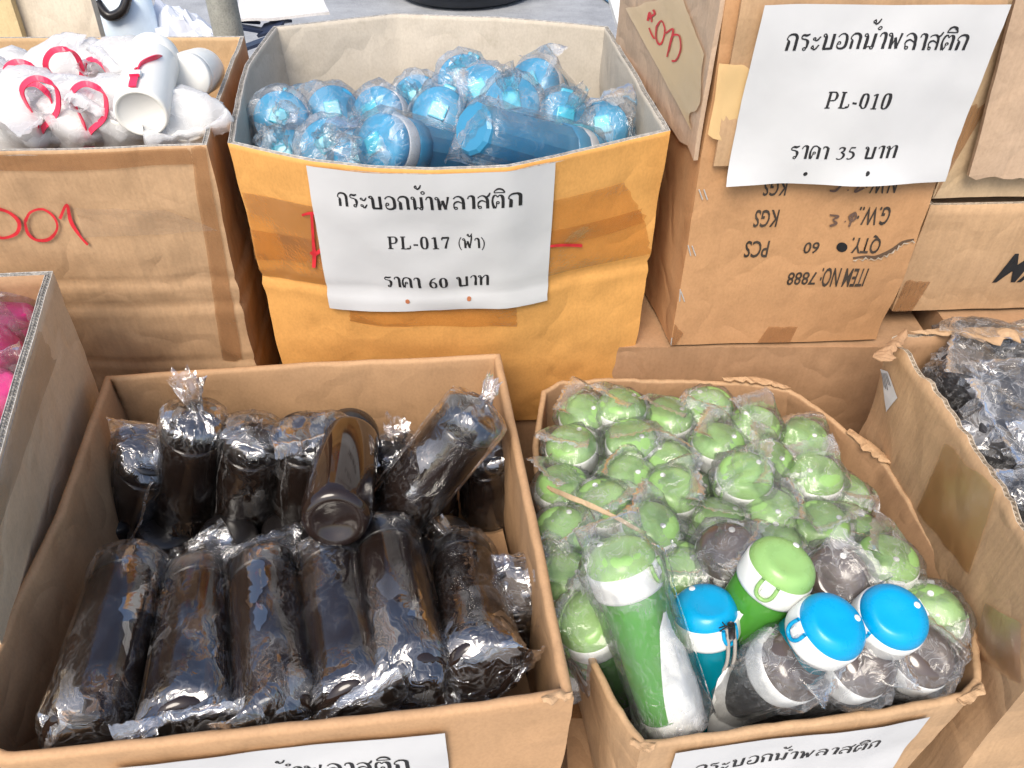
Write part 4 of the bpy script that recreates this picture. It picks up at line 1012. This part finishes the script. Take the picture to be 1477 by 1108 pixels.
def sign3(label, surf, tl, tr, lines, holes, off, hgt, curl):
    cs = sheet_on(surf, tl, tr, hgt); root = empty('price_sign', cs[0].copy()); tag(root, label, 'paper sign', 'printed price signs taped to the boxes'); inv = cs[0].copy()
    S, vs, fs = patch(surf, cs, off, 30, 20, curl); S2 = lambda u, v, o=0: S(u, v, o) - inv
    n = len(vs); back = [S2(i / 30, j / 20, -.0003) for j in range(21) for i in range(31)]
    mesh('sheet', [v - inv for v in vs] + back, fs + [tuple(reversed([i + n for i in f])) for f in fs], [M_paper], root, smooth=True)
    for s, u0, u1, vb, h in lines:
        V, F = text_run(s, lambda u, v: S2(u, v, .0005), u0, u1, vb, h); mesh('printed_line', V, F, [M_ink], root)
    return root
sign3('white paper price sign taped to the front of the black-bottle carton', BF, (160, 1099), (641, 1048), [(L1, .135, .885, .29, .095)], [], .004, .205, curlf(.003, 1))
sign3('white paper price sign taped to the front of the green-bottle carton', GF, (972, 1079), (1338, 1028), [(L1, .10, .855, .29, .095)], [], .004, .185, curlf(.003, 3))

# ================================================================== BLACK BOTTLES
class Kind:
    def __init__(s, fn, L, r, rf, film, cat, group, key):
        s.fn, s.L, s.r, s.rf, s.film, s.cat, s.group, s.key = fn, L, r, rf, film, cat, group, key; s.proto = None; s.sc = 1.0
    def put(s, lid, base, roll, label, bag=None, nb=6, **kw):
        if s.proto is None:
            s.proto = s.fn(); s.kids = list(s.proto.children_recursive); o = s.proto
        else:
            o = s.proto.copy(); COL.objects.link(o); mp = {s.proto: o}
            for ch in s.kids:
                c = ch.copy(); COL.objects.link(c); mp[ch] = c
            for ch in s.kids: mp[ch].parent = mp[ch.parent]
        base = lid - (lid - base).normalized() * (s.L * s.sc)
        orient(o, base, lid, roll); o.scale = (s.sc,) * 3; tag(o, label, s.cat, s.group)
        if bag is not None: add_bag(o, s.key, s.L, s.r, bag % nb, s.film, rf=s.rf, **kw)
        return o
KB = Kind(black_bottle, .204, .0365, rf_black, M_filmK, 'bottle', 'black bottles in the front left carton', 'black'); KB.sc = 1.11
# (lid px, lid z, base px, far?, bag seed or None, label)
bl_list = [
 ((218, 652), .60, (160, 815), 1, 0, 'black bottle in dull film, back left corner of the carton'),
 ((283, 600), .665, (262, 770), 1, 1, 'black bottle in very crinkled film, standing proud second from left in the back row'),
 ((368, 622), .645, (345, 780), 1, 2, 'black bottle with a bright vertical seam, third from left in the back row'),
 ((442, 618), .64, (430, 775), 1, 3, 'black bottle with crumpled film at its lower end, fourth from left in the back row'),
 ((575, 650), .58, (560, 770), 1, 4, 'black bottle mostly hidden behind the diagonal one, in the back row'),
 ((700, 640), .58, (705, 800), 1, 5, 'black bottle in film against the right wall of the carton, back row'),
 ((620, 700), .52, (625, 850), 1, 1, 'black bottle sunk low in the middle below the diagonal bottle'),
 ((192, 815), .60, (122, 1066), 2, 2, 'black bottle with blue sheen, first from left in the front row'),
 ((290, 828), .60, (268, 1056), 2, 0, 'black bottle with white crinkles, second from left in the front row'),
 ((380, 815), .605, (403, 1046), 2, 3, 'black bottle with twin blue streaks, third from left in the front row'),
 ((475, 800), .605, (518, 1026), 2, 4, 'black bottle in wrinkled film, fourth from left in the front row'),
 ((553, 775), .60, (600, 990), 2, 5, 'black bottle with wide sky reflection, fifth from left in the front row'),
 ((665, 800), .64, (697, 972), 2, 1, 'black bottle with its round end in gathered film, front row near the right wall'),
 ((738, 850), .56, (765, 1000), 1, 0, 'dark bottle wedged between the front row and the right wall'),
 ((330, 770), .52, (325, 900), 1, 4, 'black bottle under the second and third front ones'),
 ((520, 740), .53, (530, 880), 1, 2, 'black bottle under the fourth and fifth front ones'),
 ((150, 740), .53, (120, 900), 1, 5, 'black bottle low by the left wall between the rows'),
 ((640, 770), .53, (650, 920), 1, 0, 'black bottle low by the right end of the front row'),
 ((240, 760), .50, (220, 900), 1, 3, 'black bottle lying low between the two rows at the left'),
 ((420, 760), .50, (410, 900), 1, 2, 'black bottle lying low between the two rows at the centre'),
]
for i, (a, za, b, far, bg_, lab) in enumerate(bl_list):
    if far == 2:
        Bp = PZ(b[0], b[1], .617 if b[0] < 700 else .635); A = solve(Bp, a[0], a[1], .204 * KB.sc, True)
    else:
        A = PZ(a[0], a[1], za); Bp = solve(A, b[0], b[1], .204 * KB.sc, True)
    if ' low ' in lab or ' under ' in lab or 'sunk low' in lab: bg_ = None
    o = KB.put(A, Bp, i * 1.7, lab, bg_, top='gather' if i % 3 else 'flat', bot='flat', loose=.10, midk=.14)
# unwrapped bottle with its base to the viewer, and the diagonal one
Bq = PZ(486, 737, .655); Aq = solve(Bq, 506, 622, .204, True)
KB.put(Aq, Bq, 0, 'bare unwrapped black bottle with its round base towards the viewer')
Aq = PZ(692, 590, .70); Bq = solve(Aq, 545, 772, .226, True)
KB.put(Aq, Bq, 2.0, 'black bottle in loose film lying diagonally on top at the back right', 5, top='flat', bot='gather', loose=.14, midk=.6)

# ================================================================== GREEN / BROWN / BLUE SPORT BOTTLES
KG = Kind(lambda: sport_bottle(M_glid, M_gbody, 'green'), .222, .0375, rf_sport, M_filmG, 'bottle', 'green-lidded bottles in the front right carton', 'sport')
KK = Kind(lambda: sport_bottle(M_klid, M_kbody, 'brown'), .222, .0375, rf_sport, M_filmG, 'bottle', 'grey-brown lidded bottles in the front right carton', 'sport')
KU = Kind(lambda: sport_bottle(M_blid, M_bbody, 'sky_blue'), .222, .0375, rf_sport, M_filmG, 'bottle', 'sky-blue lidded bottles in the front right carton', 'sport')
KG.sc = KK.sc = .97; KU.sc = .93
rows = [
 ('back row', [(840, 585, .0), (897, 573, .012), (966, 588, .0), (1024, 575, .012), (1094, 600, .008), (1163, 618, -.004)]),
 ('second row', [(822, 630, .0), (911, 622, .01), (968, 655, -.004), (1040, 625, .01), (1112, 652, .008), (1180, 672, .015), (1222, 702, -.004)]),
 ('third row', [(810, 686, .0), (903, 675, .005), (974, 695, .01), (1077, 675, .02)]),
 ('fourth row', [(812, 755, .0), (870, 715, .01), (943, 745, .015), (1040, 735, .0), (1122, 725, .008), (1188, 745, .01), (1246, 760, -.005)]),
 ('fifth row', [(815, 818, .0), (882, 778, -.02), (978, 808, .005), (1118, 775, .0), (1286, 792, .012), (1185, 800, -.02)]),
 ('gaps between the rows', [(865, 645, -.02), (935, 650, -.02), (1005, 690, -.022), (845, 790, -.02), (925, 800, -.03), (1150, 705, -.02), (1060, 650, -.02), (1000, 770, -.02), (1080, 770, -.025), (1235, 800, -.03)]),
]
SZ = .62
rnd = random.Random(4); k = 0
for rn, lst in rows:
    for i, (x, y, dz) in enumerate(sorted(lst)):
        top = PZ(x, y, SZ - .015 + dz * 1.4 + rnd.uniform(-.006, .006)); tilt = Vector((rnd.uniform(-.12, .12) + (x - 1030) * .0002, rnd.uniform(-.10, .16) - .05, 1)).normalized()
        lid = top; base = top - tilt * .222
        ang = rnd.uniform(-2.9, .2)
        KG.sc = .93; KG.put(lid, base, ang, 'bagged green-lidded bottle, %s from left in the %s of the green group' % (ORD[i], rn), k, nb=9, top='flat', bot='open', loose=.13, rows=44); k += 1
KG.sc = .97
def putpx(K, lidpx, zl, basepx, roll, lab, bag=None, far=True, **kw):
    A = PZ(lidpx[0], lidpx[1], zl); Bp = solve(A, basepx[0], basepx[1], .228, far); u = (A - Bp).normalized()
    if isinstance(roll, tuple): roll = roll_to(Bp, A, roll)
    kw.setdefault('nb', 9); return K.put(A, A - u * .228, roll, lab, bag, top='flat', bot='open', loose=.16, rows=44, **kw) if bag is not None else K.put(A, A - u * .228, roll, lab)
putpx(KG, (842, 885), .60, (900, 1010), -1.2, 'green-lidded bottle standing in the front left corner of its carton', 3)
putpx(KG, (888, 788), .70, (980, 1060), (.75, -.35, .5), 'long green bottle with white grip lying on top of the others at full length', 4)
putpx(KG, (1140, 800), .685, (1000, 985), (-.5, -.8, .5), 'unbagged green bottle leaning right beside the brown lids', None)
putpx(KG, (1345, 880), .60, (1300, 960), -1.0, 'bagged green-lidded bottle against the front right rim', 5)
putpx(KG, (1245, 850), .565, (1200, 930), -.8, 'bagged green-lidded bottle partly hidden behind the blue lids', 6)
putpx(KK, (1050, 785), .635, (1045, 900), -1.2, 'brown-lidded bottle among the green lids, leftmost of the brown ones', 2)
putpx(KK, (1213, 825), .64, (1150, 905), -1.6, 'brown-lidded bottle just behind the two blue lids', 7)
for (x, y, z, dv, rl, lab, bg_) in [(1165, 968, .625, (.42, -.30, 1), -1.7, 'bagged brown-lidded bottle, left one of the three along the front rim', 0),
        (1262, 962, .62, (.34, -.26, 1), -1.4, 'bagged brown-lidded bottle, middle one of the three along the front rim', 1),
        (1350, 950, .60, (.26, -.22, 1), -1.3, 'bagged brown-lidded bottle, right one of the three along the front rim', 8)]:
    A = PZ(x, y, z) + Vector((0, .012, 0)); u = Vector(dv).normalized(); KK.put(A, A - u * .2, rl, lab, bg_, nb=9, top='flat', bot='open', loose=.12, rows=44)
ub = putpx(KU, (1014, 862), .63, (1045, 1085), (.6, -1, .2), 'upright blue-lidded bottle with a grey wrist cord', None)
putpx(KU, (1215, 893), .675, (1045, 1010), (-.6, -.3, 1), 'blue-lidded bottle leaning right, left one of the two without a bag', None)
putpx(KU, (1302, 880), .665, (1160, 985), (-.7, -.5, 1), 'blue-lidded bottle leaning right, right one of the two without a bag', None)
# wrist cord (hangs from the upright blue bottle)
c0 = PZ(1053, 905, .632); pts = crv([c0, c0 + Vector((.004, -.006, -.02)), c0 + Vector((.006, -.012, -.05)), c0 + Vector((.0, -.014, -.085))], 6)
inv = ub.matrix_basis.inverted() if False else None
bpy.context.view_layer.update(); mi_ = ub.matrix_world.inverted()
v, f = join([tube([mi_ @ (Vector(p) + Vector((dx, 0, 0))) for p in pts], .0022, 6) for dx in (-.0035, .0035)]); mesh('wrist_cord', v, f, [M_cord], ub, smooth=True)
v, f = tube([mi_ @ (c0 + Vector((0, 0, .006))), mi_ @ (c0 + Vector((.003, -.004, -.012)))], .0042, 8); mesh('cord_bead', v, f, [M_blackm], ub, smooth=True)
for q in (((.0, .0), (-.008, .004), (-.014, .0)), ((-.008, .004), (-.012, .010)), ((-.006, .003), (-.012, -.006))):
    v, f = tube([mi_ @ (c0 + Vector((a, -.006, b + .008))) for a, b in q], .0008, 5); mesh('cord_knot', v, f, [M_ink], ub)

# ================================================================== BLUE BOTTLES (yellow carton)
KY = Kind(blue_bottle, .214, .037, rf_blue, M_filmB, 'bottle', 'blue bottles in the orange-yellow carton', 'blue'); KY.sc = 1.10
yb = [
 ((403, 168), .90, (440, 215), 'blue bottle with gathered film towards the viewer, in the left corner'),
 ((480, 158), .895, (500, 215), 'blue bottle standing second from the left wall'),
 ((535, 160), .90, (640, 215), 'blue bottle lying to the right near the left back'),
 ((632, 160), .91, (655, 225), 'blue bottle with round lid towards the viewer, left of the middle'),
 ((600, 140), .885, (630, 200), 'blue bottle peeping out behind the middle ones'),
 ((690, 128), .93, (740, 190), 'blue bottle on top of the heap with a round silver lid'),
 ((665, 112), .915, (700, 170), 'blue bottle at the back of the heap with a tuft of film'),
 ((738, 145), .935, (745, 225), 'blue bottle upright at the centre right of the heap'),
 ((763, 118), .93, (835, 185), 'blue bottle leaning back at the right of the heap'),
 ((815, 168), .91, (770, 230), 'blue bottle tilted left near the right wall'),
 ((868, 180), .895, (860, 250), 'blue bottle nearest the right wall'),
 ((470, 208), .885, (520, 260), 'blue bottle in white bunched film at the front left'),
 ((520, 222), .885, (560, 280), 'blue bottle in white bunched film at the front centre'),
 ((410, 222), .86, (450, 260), 'blue bottle low in the front left corner'),
 ((540, 208), .925, (690, 232), 'blue bottle lying across the front, base pointing right'),
 ((840, 225), .885, (670, 165), 'clear blue bottle lying across the front with its open base up left'),
 ((770, 240), .865, (700, 262), 'blue bottle low behind the sign at the front right'),
 ((560, 190), .85, (620, 220), 'blue bottle underneath in the middle'),
 ((700, 215), .845, (760, 235), 'blue bottle underneath right of the middle'),
 ((900, 215), .85, (860, 260), 'blue bottle low in the front right corner'),
]
for i, (a, za, b, lab) in enumerate(yb):
    A = PZ(a[0], a[1], za + .0); Bp = solve(A, b[0], b[1], .214, True); u = (A - Bp).normalized()
    if i == 15: Bp = PZ(680, 185, .955); A = solve(Bp, 850, 232, .235, True); u = (A - Bp).normalized()
    KY.put(A, A - u * .214, i * 2.1 + 1.2, lab, i, nb=7, top='gather' if i % 2 == 0 else 'flat', bot='open', loose=.10, rows=40, n=34)

# ================================================================== WHITE BOTTLES (left carton)
KW = Kind(white_bottle, .18, .0378, lambda z: .038, M_filmW, 'bottle', 'white bottles in the left carton', 'white')
wl = [
 ((20, 110), .95, (30, 190), 1, 'white bottle with a wide red strap at the far left'),
 ((75, 105), .95, (90, 180), 1, 'white bottle with a broad folded red strap, second from the left at the back'),
 ((140, 100), .95, (150, 180), 1, 'white bottle with a tall looped red strap, back row centre'),
 ((205, 92), .965, (200, 170), 1, 'white bottle with the highest red loop, back row right'),
 ((50, 165), .94, (60, 240), 0, 'white bottle in the middle row near the left edge'),
 ((120, 150), .94, (130, 230), 1, 'white bottle with a small red loop in the middle row'),
 ((170, 150), .94, (190, 230), 1, 'white bottle with a red loop half under film, middle row right'),
 ((15, 205), .93, (20, 300), 1, 'white bottle in the front left corner'),
 ((95, 200), .93, (100, 290), 1, 'white bottle with a thin red loop, front row second from left'),
 ((160, 195), .935, (170, 290), 1, 'white bottle with a round red loop, front row centre'),
 ((50, 140), .95, (60, 215), 1, 'white bottle with a red loop between the back and middle rows at the left'),
 ((264, 165), .935, (268, 240), 0, 'white bottle in cloudy film by the right wall'),
]
for i, (a, za, b, st, lab) in enumerate(wl):
    A = PZ(a[0], a[1], za + .01); Bp = solve(A, b[0], b[1], .18, True); u = (A - Bp).normalized()
    low = min(A.y, (A - u * .18).y)
    if low < 1.035: A = A + Vector((0, 1.035 - low, .3 * (1.035 - low)))
    o = KW.put(A, A - u * .18, -1.57 + .6 * math.sin(i * 2.3), lab, i, nb=6, top='flat' if i % 2 else 'gather', bot='open', loose=.16, rows=40, n=34)
    if st: strap_loop(o, .176, .052 + .020 * math.sin(i * 1.9), i)
KW.sc = .88
Bq = PZ(200, 178, .958); Aq = solve(Bq, 224, 78, .18, True)
o = KW.put(Aq, Bq, roll_to(Bq, Aq, (.1, -.5, 1)), 'bare white bottle with its open-looking round base forward and a red tab clip'); 
v, f = lathe([(.026, .0045), (.031, .003), (.0318, .0015)], 36, False); mesh('base_ring', v, f, [M_cream_p], o, smooth=True)
o2 = strap_loop(o, .060, .06, 3)
Aq = PZ(268, 112, .96); Bq = solve(Aq, 296, 100, .18, True)
KW.put(Aq + (Bq - Aq) * 0, Bq, 0, 'white bottle lying on its side by the back right corner')

# ================================================================== CHARCOAL LIDS (right carton)
def charcoal():
    root = empty('charcoal_tumbler')
    v, f = lathe([(.028, 0), (.031, .004), (.034, .10), (.0345, .118)], 28); mesh('cup', v, f, [M_dark], root, smooth=True)
    v, f = lathe([(.0345, .1185), (.037, .120), (.037, .133), (.0355, .1355), (.034, .136), (.012, .136)], 10); mesh('lid', v, f, [M_dark], root)
    return root
KC = Kind(charcoal, .136, .037, lambda z: .0375, M_filmD, 'cup', 'charcoal cups in the right carton', 'char')
i = 0
for ry in range(8):
    for rx in range(4):
        x = .583 + rx * .080 + (.040 if ry % 2 else 0) + .006 * math.sin(i * 3.1); y = .47 + ry * .055 + .006 * math.cos(i * 2.3); z = .708 + .010 * math.sin(i * 1.7)
        if x > .862 or y > .862: continue
        i += 1; t = Vector((.22 * math.sin(i * 2.9) * (rx > 0) - .05, .2 * math.cos(i * 1.3) - .12, 1)).normalized()
        lid = Vector((x, y, z)); KC.put(lid, lid - t * .136, i, 'charcoal cup lid in cloudy film, %s from left in %s row from the front' % (ORD[rx], ORD[ry]), i, nb=8, top='flat', bot='open', loose=.24, rows=34, n=36)

# ================================================================== PINK BOTTLES (left edge carton)
def pink():
    root = empty('pink_bottle')
    v, f = lathe([(.030, 0), (.036, .004), (.037, .15), (.033, .16)], 28); mesh('body', v, f, [M_pink], root, smooth=True)
    v, f = lathe([(.034, .1605), (.035, .162), (.034, .178), (.028, .182)], 28); mesh('lid', v, f, [M_pink], root, smooth=True)
    return root
KP = Kind(pink, .18, .037, lambda z: .0375, M_filmB, 'bottle', 'pink bottles in the left edge carton', 'pink')
for i, (px, py, z, t, lab) in enumerate([(5, 445, .765, (.1, .3, 1), 'pink bottle in film by the back wall of its carton'), (-4, 490, .77, (.6, .2, .6), 'pink bottle in film leaning on the side wall'), (-38, 455, .76, (-.2, .2, 1), 'pink bottle in film beyond the left edge at the back'), (-22, 560, .75, (.2, -.2, 1), 'pink bottle in film near the front of its carton')]):
    A = PZ(px, py, z); u = Vector(t).normalized(); KP.put(A, A - u * .18, i, lab, i, nb=4, top='flat', bot='flat', loose=.2, rows=36, n=30)

# ================================================================== BACKGROUND
# round black tub on the ground
root = empty('black_tub', (PZ(668, -60, .0))); c = PZ(668, 14, 0); root.location = (c.x, c.y + .36, 0); tag(root, 'big round black rubber tub on the grey ground at the top', 'tub')
v, f = lathe([(.36, 0), (.42, .03), (.46, .2), (.48, .25), (.485, .27), (.47, .275), (.455, .26), (.43, .06), (.1, .05)], 48); mesh('shell', v, f, [M_tub], root, smooth=True)
v, f = lathe([(.475, .255), (.495, .262), (.495, .280), (.475, .287)], 48, False); mesh('rim', v, f, [M_tub], root, smooth=True)
# blue hose
pts = crv([PZ(860, -14, .02), PZ(885, 3, .02), PZ(905, 9, .02), PZ(935, 10, .02), PZ(1000, 16, .02)], 8)
v, f = tube(pts, .018, 10); tag(mesh('hose', v, f, [M_hose], smooth=True), 'blue hose lying on the ground behind the tall carton', 'hose')
# white board edge standing behind the yellow carton
a = PZ(872, 2, .70); root = empty('white_board', (0, 0, 0)); tag(root, 'thin white board leaning between the yellow and the tall cartons', 'board')
A1, B1 = PY(878, -8, 1.62), PY(902, 75, 1.47)
quadflap('panel', [A1, A1 + Vector((.020, 0, 0)), B1 + Vector((.020, 0, 0)), B1], .012, M_white, root, 2, 10, amp=0)
quadflap('edge_strip', [A1 + Vector((.024, 0, -.004)), A1 + Vector((.034, 0, -.004)), B1 + Vector((.034, 0, -.004)), B1 + Vector((.024, 0, -.004))], .012, M_white, root, 2, 10, amp=0)
v, f = boxv(B1.x + .0, B1.x + .034, B1.y, B1.y + .012, 0, B1.z - .01); mesh('leg', v, f, [M_white], root)
# concrete post
p0 = PY(331, 55, 1.72); root = empty('concrete_post', (p0.x, 1.72, 0)); tag(root, 'round grey concrete post behind the white-bottle carton', 'post')
v, f = lathe([(.032, 0), (.031, .5), (.030, 1.0), (.030, 1.3)], 24); mesh('shaft', v, f, [M_post], root, smooth=True)
v, f = lathe([(.06, 0), (.06, .03), (.05, .04)], 24); mesh('foot', v, f, [M_post], root, smooth=True)
# pail on a carton
def at_y(px, py, y): return PY(px, py, y)
q = at_y(186, 30, 1.80); support(-1.02, -.50, 1.62, 2.05, 0, .60, 'brown carton standing behind the white-bottle carton', M_br)
root = empty('white_pail', (q.x, 1.80, .602)); tag(root, 'pale blue-white pail with a sticker behind the white-bottle carton', 'pail')
v, f = lathe([(.060, 0), (.064, .004), (.058, .16), (.055, .30)], 36); mesh('shell', v, f, [M_pail], root, smooth=True)
v, f = lathe([(.034, .3005), (.036, .315), (.03, .34), (.01, .345)], 24); mesh('cap', v, f, [M_blackm], root, smooth=True)
v, f = tube(crv([(-.03, -.055, .30), (-.01, -.062, .275), (.02, -.06, .285), (.035, -.05, .31)], 6), .010, 8); mesh('handle', v, f, [M_blackm], root, smooth=True)
for (dx, dz, mm) in ((.030, .21, M_dot1), (.037, .222, M_dot2)):
    v, f = lathe([(.006, 0), (.006, .001)], 10); v = [(x + dx, -.0585 + (dx - .03) * .9 + .010 - z, y + dz) for x, y, z in v]; mesh('sticker', v, f, [mm], root)
# beige boards at far left top
root = empty('beige_board', (0, 0, 0)); tag(root, 'weathered cream board leaning at the top left corner', 'board')
a, b = at_y(12, -20, 1.62), at_y(125, -20, 1.62); c, d_ = at_y(140, 75, 1.55), at_y(30, 75, 1.55)
quadflap('panel', [a, b, Vector((c.x, 1.50, .0)), Vector((d_.x, 1.50, .0))], .02, M_cream, root, 8, 16, amp=.004)
root = empty('yellow_board', (0, 0, 0)); tag(root, 'narrow yellowish board leaning beside the cream one', 'board')
a, b = at_y(-60, -20, 1.60), at_y(8, -20, 1.60); c, d_ = at_y(26, 75, 1.56), at_y(-50, 75, 1.56)
quadflap('panel', [a, b, Vector((c.x + .01, 1.49, .0)), Vector((d_.x, 1.49, .0))], .015, cardboard('board_yellow', (.62, .48, .26), .05, .15), root, 8, 16, amp=.004)
# crumpled white sacks
def sack(cx, cy, z, rx, ry, rz, seed, label, m):
    vs, fs = [], []; nu, nv = 30, 18
    for j in range(nv + 1):
        for i in range(nu):
            a = 2 * math.pi * i / nu; ph = math.pi * j / nv; p = Vector((math.cos(a) * math.sin(ph), math.sin(a) * math.sin(ph), math.cos(ph)))
            k = 1 + .35 * abs(fbm(p, 2.2, seed)) + .12 * abs(fbm(p, 6, seed)) - .1; vs.append((p.x * rx * k, p.y * ry * k, max(-rz, p.z * rz * k)))
    for j in range(nv):
        for i in range(nu): b = (i + 1) % nu; fs.append((j * nu + i, (j + 1) * nu + i, (j + 1) * nu + b, j * nu + b))
    o = mesh('white_sack', vs, fs, [m]); o.location = (cx, cy, z + rz); tag(o, label, 'sack', 'crumpled sacks behind the cartons'); return o
q = at_y(250, 20, 1.85); sack(q.x, 1.85, .602, .10, .10, .13, 1, 'crumpled white plastic sack beside the pale pail', M_sack)
q = at_y(285, 30, 1.75); sack(q.x, 1.78, .602, .055, .06, .11, 3, 'smaller grey-white folded sack next to the concrete post', M_sack)
# white carton with open flap + navy pieces
support(-.47, -.12, 1.66, 2.1, 0, .62, 'white-faced carton behind the yellow carton', M_edgew)
a = at_y(350, -15, 1.9); root = empty('white_flap_box', (0, 0, 0)); tag(root, 'open pale carton flap lying behind the yellow carton', 'cardboard sheet')
P0, P1, P2, P3 = PZ(345, -8, .66), PZ(460, -12, .68), PZ(476, 22, .68), PZ(345, 32, .66)
quadflap('panel', [P3, P2, P1, P0], .008, cardboard('pale_flap', (.70, .68, .66), .05, .06), root, 10, 8, amp=.006)
for i, (x, y, w, h, rz) in enumerate([(365, 42, .10, .05, .5), (392, 40, .08, .06, -.3), (405, 30, .06, .03, .9), (372, 62, .09, .07, .2), (358, 30, .07, .02, .8)]):
    q = PZ(x, y, .64 + .004 * i); v, f = boxv(-w / 2, w / 2, -h / 2, h / 2, -.004, .004); o = mesh('navy_card', v, f, [M_navy]); o.location = q; o.rotation_euler = (.35 * math.sin(i * 2), .3 * math.cos(i * 3), rz)
    tag(o, ['dark navy card leaning nearest the post', 'dark navy card behind the yellow carton corner', 'small navy piece with a pale edge', 'navy card lowest behind the yellow carton rim', 'narrow navy strip tilted towards the post'][i], 'card', 'navy cards behind the yellow carton')
